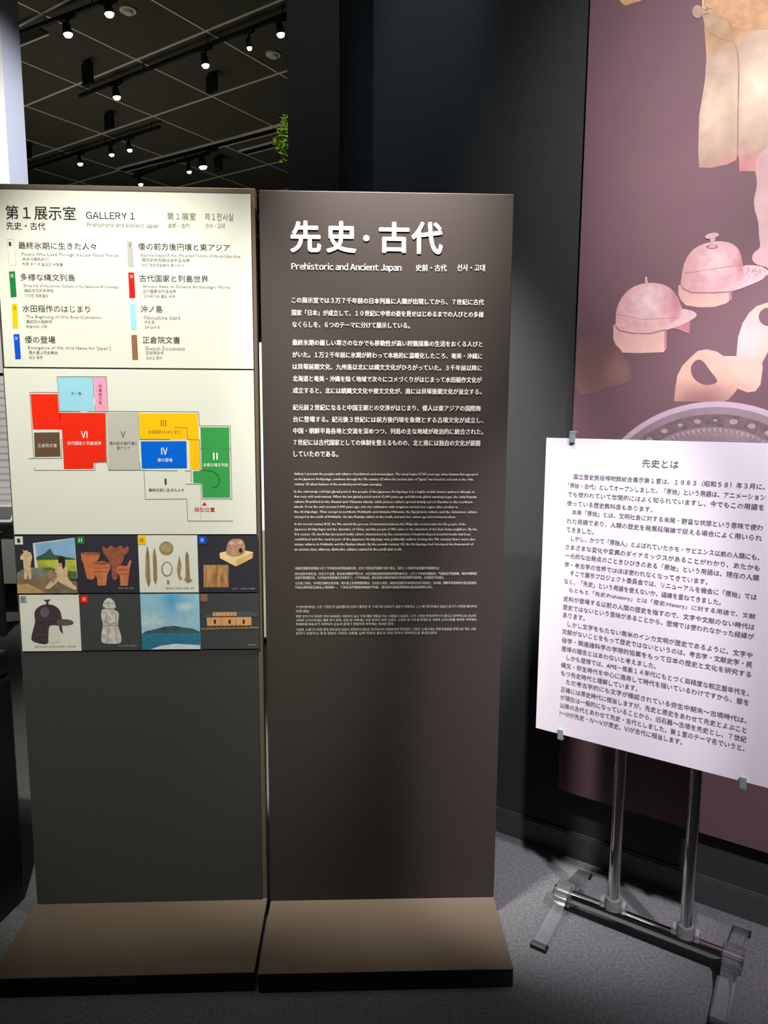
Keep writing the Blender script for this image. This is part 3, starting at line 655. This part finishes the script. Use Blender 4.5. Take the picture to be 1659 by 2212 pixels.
# 1: figures
p = tp_(); chip(p, 88, 52, m_sheet, 'Ⅰ', m_dark)
p.poly([(196, 92), (446, 60), (462, 300), (210, 262)], m_white_dim)
p.poly([(206, 96), (446, 64), (452, 185), (224, 195)], ink('sky1', 130, 172, 205, .12, 25), 1)
p.poly([(214, 178), (270, 150), (300, 122), (322, 160), (452, 185), (452, 200), (224, 205)], ink('hills', 60, 84, 70), 2)
p.poly([(224, 192), (452, 190), (460, 305), (226, 262)], ink('meadow', 176, 186, 66, .3, 45), 3)
p.poly([(226, 240), (300, 236), (350, 250), (458, 262), (460, 310), (228, 280)], ink('bush', 84, 100, 54, .3, 60), 4)
p.poly([(103, 268), (160, 235), (250, 240), (300, 262), (300, 300), (200, 310), (104, 300)], ink('stone', 116, 122, 104, .3, 60), 5)
p.poly([(104, 296), (180, 285), (300, 285), (462, 320), (466, 390), (106, 392)], rock, 6)
p.poly([(106, 338), (170, 335), (250, 372), (270, 390), (106, 391)], ink('sand', 184, 146, 100), 7)
p.poly([(146, 235), (188, 235), (190, 305), (176, 308), (170, 262), (164, 308), (146, 306)], fur, 8)
p.poly([(140, 150), (158, 140), (185, 146), (196, 172), (192, 190), (184, 238), (144, 238), (140, 190), (126, 192), (122, 172)], fur, 9)
p.ell(154, 134, 14, 15, fur, 10); p.ell(154, 124, 13, 11, hair, 11)
p.poly([(345, 215), (390, 210), (408, 240), (405, 290), (380, 300), (350, 280), (328, 262)], fur, 8)
p.poly([(335, 275), (400, 285), (432, 330), (462, 360), (452, 372), (400, 350), (350, 320), (300, 365), (270, 362), (300, 320)], fur, 9)
p.poly([(285, 255), (312, 250), (345, 290), (320, 330), (292, 300)], fur2, 10)
p.ell(368, 205, 16, 20, fur, 11); p.poly([(350, 175), (372, 165), (390, 180), (392, 225), (378, 245), (372, 210), (352, 208)], hair, 12)
p.build('picture_print', tiles[0])
# 2: pots
cl = ink('clay', 196, 112, 72, .18, 70); cl2 = ink('clay_dark', 150, 84, 62, .3, 90)
p = tp_(); chip(p, 458, 52, m_green, 'Ⅱ', m_white, 44)
p.blob([(612, 112), (640, 124), (660, 108), (690, 120), (720, 106), (738, 122), (764, 112), (768, 140), (742, 170), (732, 205), (712, 235), (700, 302), (672, 304), (664, 235), (640, 180), (618, 150)], cl2)
p.poly([(482, 150), (598, 150), (592, 180), (574, 205), (566, 300), (548, 312), (520, 304), (500, 220), (488, 190)], cl, 1); p.ell(540, 154, 56, 9, cl2, 2)
p.poly([(552, 215), (580, 200), (620, 198), (655, 212), (660, 240), (642, 285), (634, 345), (584, 347), (580, 300), (556, 262)], cl, 3)
p.ell(604, 210, 46, 9, cl2, 4); p.line([(560, 240), (650, 238)], 3, cl2, 4); p.line([(562, 262), (648, 262)], 3, cl2, 4)
p.poly([(695, 235), (720, 225), (760, 228), (776, 190), (786, 200), (775, 245), (764, 345), (720, 347), (716, 290), (700, 262)], cl, 3)
p.line([(708, 250), (770, 250)], 4, cl2, 4); p.line([(716, 275), (766, 275)], 4, cl2, 4)
p.text('縄文土器の造形', 706, 803, 361, 9, m_lgrey, 0, 1)
p.build('picture_print', tiles[1])
# 3: bronzes
bz = ink('bronze', 156, 134, 96, .25, 80); bz2 = ink('bronze_dark', 112, 92, 64)
p = tp_(); chip(p, 822, 50, m_yel, 'Ⅲ', m_brown2)
p.poly([(880, 105), (892, 160), (900, 320), (890, 352), (874, 322), (868, 290), (870, 160)], bz); p.line([(880, 115), (887, 350)], 4, bz2, 1)
p.poly([(922, 118), (935, 170), (940, 300), (930, 340), (916, 310), (912, 160)], bz); p.line([(923, 128), (928, 336)], 3, bz2, 1)
p.ell(993, 123, 43, 41, bz); p.ell(993, 123, 30, 28, ink('disc', 168, 148, 108), 1)
p.ell(997, 247, 34, 45, ink('ring', 140, 138, 132)); p.ell(998, 247, 26, 37, m_sheet, 1)
p.poly([(996, 312), (1011, 312), (1012, 336), (998, 338)], ink('bead', 140, 132, 116), 1)
p.poly([(1070, 162), (1084, 220), (1076, 285), (1092, 305), (1070, 312), (1062, 290), (1056, 245)], bz)
p.poly([(1115, 138), (1128, 165), (1136, 300), (1152, 318), (1122, 332), (1098, 312), (1108, 295), (1106, 165)], bz); p.line([(1117, 148), (1124, 320)], 4, bz2, 1)
p.text('佐賀県吉野ヶ里遺跡出土青銅器・複製', 988, 1158, 361, 10, m_grey, 0, 1)
p.build('picture_print', tiles[2])
# 4: seal and wood
gd = ink('gold', 232, 204, 146, .08, 40); gd2 = ink('gold_side', 206, 172, 108, .08, 40); gk = ink('gold_knob', 178, 136, 108, .25, 70)
p = tp_(); chip(p, 1186, 50, m_blue, 'Ⅳ', m_white, 46)
p.poly([(1312, 150), (1410, 125), (1512, 145), (1410, 192)], gd, 1); p.poly([(1312, 150), (1410, 192), (1410, 232), (1314, 182)], gd, 1); p.poly([(1410, 192), (1512, 145), (1508, 182), (1410, 232)], gd2, 1)
p.blob([(1352, 148), (1360, 95), (1380, 72), (1410, 66), (1445, 72), (1462, 100), (1460, 146), (1425, 165), (1380, 165)], gk, 3); p.ell(1438, 135, 11, 14, hair, 4)
p.ell(1385, 92, 14, 10, ink('gleam', 214, 176, 158), 4); p.ell(1435, 90, 12, 9, MATS['ink_gleam'], 4)
p.poly([(1215, 222), (1364, 222), (1366, 356), (1217, 356)], mat('ink_woodgrain', rgb(128, 82, 52), 0.6, noise=.3, nscale=60, stretch=(3, 1, .5), col2=rgb(198, 150, 96)))
p.text('金印・木簡ほか複製', 1388, 1523, 364, 9, m_lgrey, 0, 1)
p.build('picture_print', tiles[3])
# 5: helmet
hm = ink('iron', 66, 52, 58, .25, 90); hm2 = ink('iron_lit', 100, 92, 96, .2, 60)
p = tp_(); chip(p, 118, 408, mat('chip_grey', rgb(150, 148, 142), 0.85, spec=0.06), 'Ⅴ', m_dark, 38)
p.poly([(262, 430), (300, 428), (298, 436), (288, 442), (290, 460), (276, 460), (276, 442), (264, 437)], hm)
p.poly([(276, 600), (310, 575), (345, 590), (360, 640), (356, 680), (300, 690), (276, 660)], m_white_dim, 1)
p.blob([(210, 560), (206, 510), (222, 480), (252, 462), (285, 457), (325, 465), (355, 490), (368, 530), (372, 580), (300, 585), (290, 640), (284, 688), (240, 690), (196, 675), (188, 655), (198, 610)], hm, 2)
p.ell(268, 505, 26, 32, hm2, 3)
p.blob([(345, 552), (380, 546), (420, 550), (440, 564), (425, 576), (370, 582), (345, 580)], ink('visor', 92, 86, 84), 3)
p.poly([(352, 580), (368, 582), (378, 634), (358, 612)], hm, 3); p.line([(210, 545), (366, 545)], 2, hm2, 3); p.line([(204, 600), (292, 600)], 2, hm2, 3); p.line([(200, 640), (286, 645)], 2, hm2, 3)
p.text('眉庇付冑 兵庫県小野王塚古墳 古墳時代 5世紀 複製', 205, 452, 711, 10, m_grey, 0, 1)
p.build('picture_print', tiles[4])
# 6: stone figure
st = ink('stonefig', 196, 192, 184, .28, 70); st2 = ink('stonefig_shade', 140, 134, 126, .3, 80)
p = tp_(); chip(p, 480, 404, m_red, 'Ⅵ', m_white, 44)
p.blob([(622, 440), (640, 422), (656, 420), (674, 432), (686, 450), (692, 476), (676, 486), (702, 500), (710, 520), (706, 580), (722, 640), (724, 680), (700, 692), (640, 692), (608, 682), (606, 640), (614, 580), (604, 525), (610, 490), (632, 482), (614, 468)], st)
p.line([(630, 484), (680, 484)], 6, st2, 1); p.line([(622, 452), (650, 446), (686, 452)], 3, st2, 1); p.line([(612, 585), (706, 582)], 4, st2, 1)
p.line([(640, 500), (630, 560), (650, 575)], 4, st2, 1); p.line([(690, 510), (694, 565), (660, 575)], 4, st2, 1); p.line([(650, 600), (640, 685)], 4, st2, 1); p.line([(690, 600), (700, 680)], 4, st2, 1)
p.text('石人 複製 福岡県', 708, 817, 705, 9, m_lgrey, 0, 1)
p.build('picture_print', tiles[5])
# 7: island
p = tp_()
def tb(x, y, rx, ry, col):
    u, z = lp.loc(x/TK, 1140+y/TK, TD); return (u, z, rx/TK/780, ry/TK/780, col)
p.poly([(838, 400), (1190, 398), (1194, 620), (846, 640)], print_mat('sky7', rgb(150, 194, 212), [tb(1030, 420, 110, 170, rgb(86, 166, 216)), tb(900, 560, 120, 70, rgb(186, 206, 210)), tb(1100, 470, 80, 40, rgb(190, 212, 214))], 0.10, 60))
p.poly([(846, 636), (870, 618), (930, 605), (975, 592), (1040, 585), (1100, 596), (1150, 602), (1194, 620), (1194, 636)], ink('island', 66, 88, 96, .3, 50), 2)
p.poly([(846, 632), (1194, 628), (1196, 724), (850, 728)], mat('ink_sea', rgb(44, 116, 146), 0.6, noise=.25, nscale=60, stretch=(1, 1, 5)), 3)
p.poly([(900, 726), (960, 704), (1050, 692), (1196, 700), (1196, 724)], ink('surf', 206, 216, 222, .12, 60), 4)
p.build('picture_print', tiles[6])
# 8: storehouse
og = ink('orange', 212, 156, 104, .1, 60); og2 = ink('orange_dark', 150, 104, 64)
p = tp_(); p.poly([(1197, 396), (1239, 396), (1241, 440), (1199, 440)], m_brown, 2)
p.poly([(1200, 600), (1545, 590), (1547, 600), (1202, 610)], ink('ground', 130, 116, 80), 1)
p.poly([(1206, 532), (1280, 500), (1500, 500), (1546, 522), (1546, 530), (1206, 536)], ink('roof', 74, 82, 82), 1)
p.poly([(1270, 505), (1412, 503), (1412, 526), (1272, 528)], og, 2)
p.poly([(1234, 536), (1502, 532), (1502, 582), (1238, 586)], og, 3)
for x in (1278, 1366, 1450): p.poly([(x, 548), (x+12, 548), (x+12, 572), (x, 572)], hair, 4)
for x in (1322, 1412): p.line([(x, 534), (x, 584)], 2, og2, 4)
for k in range(11): p.line([(1244+k*25.4, 584), (1245+k*25.4, 602)], 5, og2, 4)
for k in range(6): p.line([(1285+k*22, 506), (1285+k*22, 526)], 3, og2, 4)
p.text('正倉院模型', 1478, 1533, 700, 9, m_lgrey, 0, 1)
p.build('picture_print', tiles[7])

# ------------------------------------------------------------------ poster on the right wall
PT = 0.025
wp = Plane(AB(0, WB), WYAW)     # local x = -A
ppl = wp
xl = wp.loc(1237, 930, PT)[0]; zb_ = wp.loc(1659, 1843, PT)[1]; 
po = empty('wall_poster', AB(0, WB), WYAW, label='large purple poster of haniwa clay figures and helmets on the black wall', cat='poster')
bx = lambda x, y: wp.loc(x, y, PT)
def blob(x, y, rx, ry, col):
    u, z = bx(x, y); u2, _ = bx(x+rx, y); _, z2 = bx(x, y+ry); return (u, z, abs(u2-u), abs(z2-z), col)
PUR = rgb(122, 90, 100)
m_purple = print_mat('poster_purple', rgb(108, 82, 90), [blob(1480, 470, 420, 560, rgb(142, 110, 119))], 0.03, 8)
q = MB(); q.box(xl, xl+2.4, -PT, 0.0, zb_, 4.2, m_purple); q.build('poster_board', po)
def pp_(s=0): return Print(wp, PT+0.0006, 1200, 0 if s == 0 else 480, 3.6144)
cream = (222, 190, 164)
leg = print_mat('haniwa_cream', rgb(200, 178, 158), [blob(1560, 60, 120, 90, rgb(176, 134, 92)), blob(1640, 190, 90, 110, rgb(246, 222, 200)), blob(1540, 250, 60, 100, rgb(236, 206, 182)), blob(1600, 360, 130, 60, rgb(214, 150, 150))], 0.12, 28)
leg2 = print_mat('haniwa_orange', rgb(196, 154, 118), [], 0.2, 40)
legsh = print_mat('haniwa_shade', rgb(176, 142, 120), [], 0.15, 30)
p = pp_()
p.poly([(1140, -700), (1800, -700), (1800, 1338), (1436, 1338), (1432, 1240), (1420, 1180), (1412, 1250), (1340, 1285), (1210, 1312), (1122, 1308), (1114, 1180), (1122, 900), (1168, 620), (1178, 440), (1160, 180), (1145, 100)], leg)
p.blob([(1350, 200), (1372, 250), (1400, 320), (1430, 420), (1436, 600), (1430, 900), (1428, 1200), (1418, 1190), (1420, 900), (1424, 560), (1410, 400), (1370, 300), (1340, 230)], legsh, 1)
p.poly([(1140, -700), (1800, -700), (1800, 220), (1600, 230), (1480, 240), (1380, 210), (1340, 150), (1230, 130), (1160, 80)], leg2, 1)
p.blob([(1160, 140), (1240, 110), (1330, 150), (1360, 210), (1400, 320), (1290, 300), (1200, 250), (1165, 190)], print_mat('haniwa_green_shade', rgb(176, 150, 120), [], 0.15, 30), 2)
p.ell(1108, 92, 40, 52, print_mat('knob_grey', rgb(170, 146, 140), [], 0.1, 40), 3)
p.poly([(1085, 60), (1108, 45), (1135, 70), (1130, 115), (1105, 125), (1090, 100)], legsh, 4)
for k in range(5): p.ell(1180+random.uniform(-15, 30), 50+k*18, 28, 14, leg, 4, rot=0.5)
p.build('figure_print', po, label='two cream clay legs hanging from an orange body')
p = pp_(); p.poly([(485, -200), (760, -200), (700, -5), (610, 22), (545, 44), (505, 12)], leg2); p.build('figure_print', po, label='tip of an orange clay piece at the top edge')
pinkw = print_mat('haniwa_pink', rgb(214, 176, 180), [blob(1640, 480, 80, 120, rgb(228, 192, 196))], 0.08, 25)
p = pp_(); p.blob([(1800, 1080), (1640, 1160), (1580, 1240), (1560, 1320), (1572, 1440), (1550, 1560), (1556, 1640), (1580, 1730), (1590, 1850), (1595, 1930), (1550, 1975), (1535, 2020), (1560, 2060), (1640, 2085), (1800, 2110)], pinkw, 2)
p.build('figure_print', po, label='pale pink rounded clay figure at the right edge')
# helmets
def h_mat(n, cx, cy, s): return print_mat(n, rgb(236, 184, 188), [blob(1200+cx/3.6144, 480+cy/3.6144, 55*s, 70*s, rgb(255, 222, 224)), blob(1200+(cx+220)/3.6144, 480+cy/3.6144, 22, 70, rgb(216, 148, 158))], 0.12, 45)
hA_ = h_mat('helmet_a', 720, 620, 1); hB_ = h_mat('helmet_b', 1240, 300, 1)
hsh = print_mat('helmet_shade', rgb(196, 140, 144), [], 0.08, 30); neck = print_mat('helmet_neck', rgb(236, 190, 182), [], 0.06, 30); hwh = print_mat('helmet_pale', rgb(232, 194, 198), [], 0.06, 30)
p = pp_(1)
p.poly([(452, 800), (470, 800), (862, 850), (868, 980), (842, 1015), (640, 1022), (520, 1018), (470, 960), (450, 910)], neck)
p.poly([(850, 850), (868, 850), (868, 980), (850, 990)], hsh, 1)
p.blob([(470, 780), (474, 700), (500, 620), (560, 540), (640, 492), (740, 474), (830, 484), (900, 520), (950, 580), (980, 650), (990, 710), (940, 770), (860, 835), (740, 868), (600, 866), (500, 845), (470, 815)], hA_, 2)
p.blob([(940, 770), (985, 720), (990, 678), (1060, 690), (1085, 700), (1102, 722), (1080, 752), (1000, 795), (900, 832), (820, 850), (640, 842), (640, 820), (760, 822), (860, 810)], hwh, 3)
p.poly([(905, 828), (960, 805), (1052, 768), (1044, 868), (1025, 866), (960, 838)], hsh, 2)
p.line([(470, 812), (500, 845), (600, 866), (740, 868), (860, 838)], 8, hsh, 3)
p.line([(474, 720), (700, 760), (930, 745)], 3, hsh, 3)
p.line([(708, 435), (712, 490)], 18, hwh, 4)
p.build('helmet_print', po, label='lower left pink helmet')
p = pp_(1)
p.poly([(960, 490), (1375, 545), (1375, 600), (1330, 635), (1240, 662), (1120, 665), (1020, 650), (978, 610), (958, 560)], neck)
p.poly([(1355, 545), (1375, 545), (1375, 605), (1355, 615)], hsh, 1)
p.blob([(978, 500), (985, 420), (1010, 310), (1060, 230), (1130, 180), (1220, 155), (1300, 150), (1370, 165), (1420, 200), (1448, 260), (1462, 340), (1472, 420), (1440, 460), (1380, 500), (1250, 540), (1140, 548), (1040, 540), (990, 515)], hB_, 2)
p.blob([(1466, 345), (1560, 338), (1620, 352), (1658, 378), (1662, 402), (1600, 455), (1500, 498), (1390, 535), (1240, 548), (1140, 545), (1300, 520), (1400, 480), (1470, 430)], hwh, 3)
for k in range(26):
    p.ell(1490+random.uniform(0, 150), 355+random.uniform(5, 70), 5, 5, hsh, 4, 8)
p.line([(975, 480), (1000, 520), (1060, 548), (1240, 550), (1380, 540)], 8, hsh, 3)
p.line([(1000, 400), (1200, 370), (1465, 330)], 3, hsh, 3)
p.ell(1222, 107, 55, 22, hwh, 5, rot=-0.2); p.blob([(1205, 120), (1250, 118), (1240, 160), (1252, 195), (1195, 200), (1212, 160)], hwh, 4); p.ell(1222, 192, 48, 18, hsh, 3)
p.build('helmet_print', po, label='upper pink helmet with a dish on a stem')
# bracelets / boots below
loop = print_mat('loop_fade', rgb(226, 180, 164), [blob(1600, 720, 90, 90, rgb(238, 194, 196)), blob(1520, 870, 160, 75, rgb(148, 108, 106))], 0.06, 30)
p = pp_(1)
p.poly([(1800, 600), (1640, 632), (1570, 655), (1510, 710), (1460, 790), (1425, 900), (1412, 1045), (1310, 1045), (1260, 1010), (1180, 992), (1110, 1005), (1060, 1050), (990, 1120), (950, 1200), (935, 1300), (925, 1400), (1300, 1405), (1350, 1385), (1400, 1330), (1420, 1300), (1500, 1330), (1560, 1320), (1600, 1270), (1618, 1130), (1612, 1100), (1660, 1010), (1800, 900)], loop)
p.ell(1662, 738, 75, 72, m_purple, 1); p.blob([(1105, 1075), (1150, 1085), (1200, 1150), (1262, 1242), (1185, 1270), (1110, 1245), (1065, 1190), (1062, 1120)], m_purple, 1)
p.build('figure_print', po, label='pink hollow looped clay piece above the mirror')
domem = print_mat('dome_fade', rgb(124, 94, 94), [blob(1335, 800, 45, 55, rgb(146, 110, 106))], 0.05, 30)
p = pp_(1); p.blob([(175, 930), (230, 902), (330, 896), (420, 925), (500, 985), (560, 1080), (595, 1180), (570, 1245), (400, 1300), (175, 1330)], domem); p.build('figure_print', po, label='dim brown rounded piece at the left edge')
# bronze mirror
mr = print_mat('mirror_grey', rgb(142, 124, 132), [blob(1330, 900, 110, 90, rgb(140, 104, 100))], 0.12, 20); mr2 = print_mat('mirror_rim', rgb(186, 166, 182), [], 0.05, 20); mr3 = print_mat('mirror_tooth', rgb(166, 147, 154), [], 0.1, 30); mrs = print_mat('mirror_dark', rgb(112, 96, 100), [], 0.25, 60)
uc, zc = bx(1530, 1135); ut, zt_ = bx(1545, 867); Rm = zt_-zc+0.0
q = Print(wp, PT+0.0006)
def ring(r0, r1, m, up, n=72, a0=0, a1=360):
    for i in range(n):
        t0 = math.radians(a0+(a1-a0)*i/n); t1 = math.radians(a0+(a1-a0)*(i+1)/n); y = -(q.d+0.0003*up)
        q.add([(uc+r0*math.cos(t0), y, zc+r0*math.sin(t0)), (uc+r1*math.cos(t0), y, zc+r1*math.sin(t0)), (uc+r1*math.cos(t1), y, zc+r1*math.sin(t1)), (uc+r0*math.cos(t1), y, zc+r0*math.sin(t1))], [(0, 1, 2, 3)], m)
ring(0.001, Rm, mr, 0); ring(Rm*0.955, Rm, mr2, 1); ring(Rm*0.80, Rm*0.90, mrs, 1, 72); ring(Rm*0.60, Rm*0.63, mr2, 1); ring(Rm*0.3, Rm*0.5, mrs, 1)
for i in range(120):
    t = 2*math.pi*i/120; dt = 0.018; y = -(q.d+0.0009)
    q.add([(uc+Rm*0.745*math.cos(t), y, zc+Rm*0.745*math.sin(t)), (uc+Rm*0.785*math.cos(t-dt), y, zc+Rm*0.785*math.sin(t-dt)), (uc+Rm*0.785*math.cos(t+dt), y, zc+Rm*0.785*math.sin(t+dt))], [(0, 1, 2)], mr3)
for i in range(40):
    t = 2*math.pi*i/40; y = -(q.d+0.0009); r_ = Rm*0.85
    c_ = (uc+r_*math.cos(t), zc+r_*math.sin(t)); k_ = Rm*random.uniform(0.015, 0.035)
    q.add([(c_[0]+k_*math.cos(a), y, c_[1]+k_*0.7*math.sin(a)) for a in [j*math.pi/4 for j in range(8)]], [tuple(range(8))], mr3)
q.build('mirror_print', po, label='grey bronze mirror disc with toothed rings')

# ------------------------------------------------------------------ sign stand in front of the poster
BB = 1.955            # board plane along B
LA, RA = 0.758, 0.085  # left and right board edges along A
sp_ = Plane(AB(0, BB), WYAW)
BZ0, BZ1 = 0.571, 1.434
st_ = empty('sign_stand', AB(0.43, 1.99), WYAW, label='acrylic and chrome sign stand holding a white text sheet in front of the poster', cat='sign stand')
inv = st_.location
def sl(a, b_): return (0.43-a, b_-1.99)    # local x, y of a point given along A and B
bd = MB(); x0, y0 = sl(LA, BB); x1, _ = sl(RA, BB)
bd.box(x0, x1, y0, y0+0.003, BZ0, BZ1, m_paper); bo = bd.build('text_sheet', st_, label='white text sheet')
p = Print(sp_, 0.0006, 1160, 920, 3.325)
LT = [p.one('lettering', bo, '先史とは', 757, 1018, 266, 60, m_ink2, 0.0, 4)]
BT = [(265, 362, 1640, '国立歴史民俗博物館総合展示第1室は、1983(昭和58)年3月に、'), (225, 425, 1643, '「原始・古代」としてオープンしました。「原始」という用語は、アニメーション'),
 (222, 488, 1633, 'でも使われていて世間的にはよく知られていますし、今でもこの用語を'), (217, 553, 830, '使っている歴史教科書もあります。'),
 (252, 617, 1625, '本来「原始」とは、文明社会に対する未開・野蛮な状態という意味で使わ'), (215, 680, 1617, 'れた用語であり、人類の歴史を発展段階論で捉える場合によく用いられ'),
 (212, 742, 408, 'てきました。'), (247, 805, 1600, 'しかし、かつて「原始人」とよばれていたホモ・サピエンス以前の人類にも、'),
 (205, 866, 1602, 'さまざまな変化や変異のダイナミックスがあることがわかり、あたかも'), (203, 928, 1597, '一元的な出発点のごときひびきのある「原始」という用語は、現在の人類'),
 (200, 992, 1227, '学・考古学の世界ではほぼ使われなくなってきています。'), (240, 1055, 1580, 'そこで展示プロジェクト委員会では、リニューアルを機会に「原始」では'),
 (197, 1112, 1322, 'なく、「先史」という用語を使えないか、議論を重ねてきました。'), (232, 1178, 1570, 'もともと「先史:Prehistory」とは「歴史:History」に対する用語で、文献'),
 (192, 1237, 1565, '史料が登場する以前の人間の歴史を指すので、文字や文献のない時代は'), (188, 1297, 1560, '歴史ではないという意味があることから、歴博では使われなかった経緯が'),
 (188, 1355, 345, 'あります。'), (222, 1421, 1550, 'しかし文字をもたない南米のインカ文明が歴史であるように、文字や'),
 (183, 1473, 1547, '文献がないことをもって歴史ではないというのは、考古学・文献史学・民'), (180, 1535, 1540, '俗学・関連諸科学の学際的協業をもって日本の歴史と文化を研究する'),
 (178, 1595, 855, '歴博の理念とはあわないと考えました。'), (215, 1661, 1523, 'しかも歴博では、AMS－炭素14年代にもとづく高精度な較正暦年代を、'),
 (175, 1713, 1523, '縄文・弥生時代を中心に適用して時代を描いているわけですから、暦を'), (175, 1771, 722, 'もつ先史時代と理解しています。'),
 (210, 1835, 1507, 'ただ考古学的にも文字が確認されている弥生中期末～古墳時代は、'), (172, 1888, 1507, '正確には原史時代に相当しますが、先史と原史をあわせて先史とよぶこと'),
 (170, 1946, 1505, 'が現在は一般的になっていることから、旧石器～古墳を先史とし、7世紀'), (168, 2003, 1493, '以降の古代とあわせて先史・古代としました。第1室のテーマ名でいうと、'),
 (165, 2058, 1043, 'Ⅰ～Ⅲが先史・Ⅳ～Ⅴが原史。Ⅵが古代に相当します。')]
for xa, yc, xb, t in BT: LT.append(p.one('lettering', bo, t, xa, xb, yc, 38, m_ink2, 0.005, 2))
dx, dy = sl(0, BB)
for lt in LT: lt.location = (dx, dy, 0)
# acrylic plate behind the sheet
q = MB(); xa, ya = sl(0.69, BB+0.003); xb, _ = sl(0.15-0.06, BB)
q.box(xa, xb, ya, ya+0.004, BZ0-0.004, 1.4475, m_plate); q.build('acrylic_plate', st_, label='clear acrylic backing plate')
for a_, z_, n_ in ((0.682, 1.436, 'top'), (0.11, 1.436, 'top'), (0.681, 0.573, 'bottom'), (0.197, 0.570, 'bottom')):
    cx_, _ = sl(a_, BB); q = MB(); s_ = 1 if n_ == 'top' else -1
    za, zb2 = sorted((z_-0.014*s_, z_+0.016*s_)); q.box(cx_-0.008, cx_+0.008, ya-0.009, ya-0.003, za, zb2, m_clip, 0.0015)
    zc1, zc2 = sorted((z_+0.012*s_, z_+0.018*s_)); q.box(cx_-0.008, cx_+0.008, ya-0.009, ya+0.012, zc1, zc2, m_clip, 0.0015)
    q.build('clip', st_, label='small greenish plastic clip')
# posts
for a_ in (0.513, 0.313):
    cx_, cy_ = sl(a_, 1.985); q = MB(); q.tube((cx_, cy_, 0.078), (cx_, cy_, 1.30), 0.0165, m_chrome, 32); q.build('post', st_)
    q = MB(); q.tube((cx_, cy_, 0.07), (cx_, cy_, 0.10), 0.026, m_acryl_edge, 20, 0.021)
    for sx in (-1, 1): q.box(cx_+sx*0.03-0.006, cx_+sx*0.03+0.006, cy_-0.015, cy_+0.015, 0.066, 0.092, m_acryl_edge, 0.002)
    q.build('post_socket', st_, label='clear plastic post socket')
    for zz in (0.72, 1.22):
        q = MB(); q.box(cx_-0.014, cx_+0.014, ya+0.004, cy_-0.012, zz, zz+0.03, m_acryl_edge, 0.002); q.build('plate_bracket', st_)
# bar
bxa, bya = sl(0.69, 1.985); bxb, _ = sl(0.165, 1.985)
q = MB()
prof = [(bya+0.018*math.cos(t), 0.052+0.019*math.sin(t)) for t in [i*math.pi/12 for i in range(24)]]
n = len(prof); vs = [(bxa, *p_) for p_ in prof]+[(bxb, *p_) for p_ in prof]
q.add(vs, [(i, n+i, n+(i+1) % n, (i+1) % n) for i in range(n)], m_chrome, True); q.add(vs, [tuple(range(n)), tuple(range(2*n-1, n-1, -1))], m_chrome)
q.build('cross_bar', st_, label='chrome cross bar')
# feet : clear arched bars running front to back under the bar
for a_ in (0.66, 0.193):
    cx_, _ = sl(a_, 0)
    q = MB(); up_ = []; lo = []
    for i in range(-10, 11):
        t = i/10; y = t*0.205; up_.append((y-0.005, 0.030+0.052*math.exp(-(t/0.28)**2)-0.012*t*t)); lo.append((y-0.005, 0.006+0.022*(1-t*t)))
    xs_ = (cx_-0.020, cx_+0.020); k_ = len(up_)
    for prof_ in (up_, lo):        # smooth arched upper and lower faces
        q.add([(x, *p_) for x in xs_ for p_ in prof_], [(i, i+1, k_+i+1, k_+i) for i in range(k_-1)], m_acryl, True)
    for x in xs_: q.add([(x, *p_) for p_ in up_+lo], [(i, i+1, k_+i+1, k_+i) for i in range(k_-1)], m_acryl)
    for i in (0, k_-1): q.add([(xs_[0], *up_[i]), (xs_[1], *up_[i]), (xs_[1], *lo[i]), (xs_[0], *lo[i])], [(0, 1, 2, 3)], m_acryl)
    q.build('foot', st_, label='clear acrylic arched foot')
    q = MB(); q.box(cx_-0.026, cx_+0.026, -0.034, 0.026, 0.030, 0.076, m_acryl, 0.004); q.build('bar_clamp', st_, label='clear acrylic clamp block')
    for y in (-0.20, 0.19):
        q = MB(); q.box(cx_-0.024, cx_+0.024, y-0.012, y+0.012, 0.0, 0.012, m_rubber, 0.003); q.build('rubber_pad', st_, label='black rubber pad')
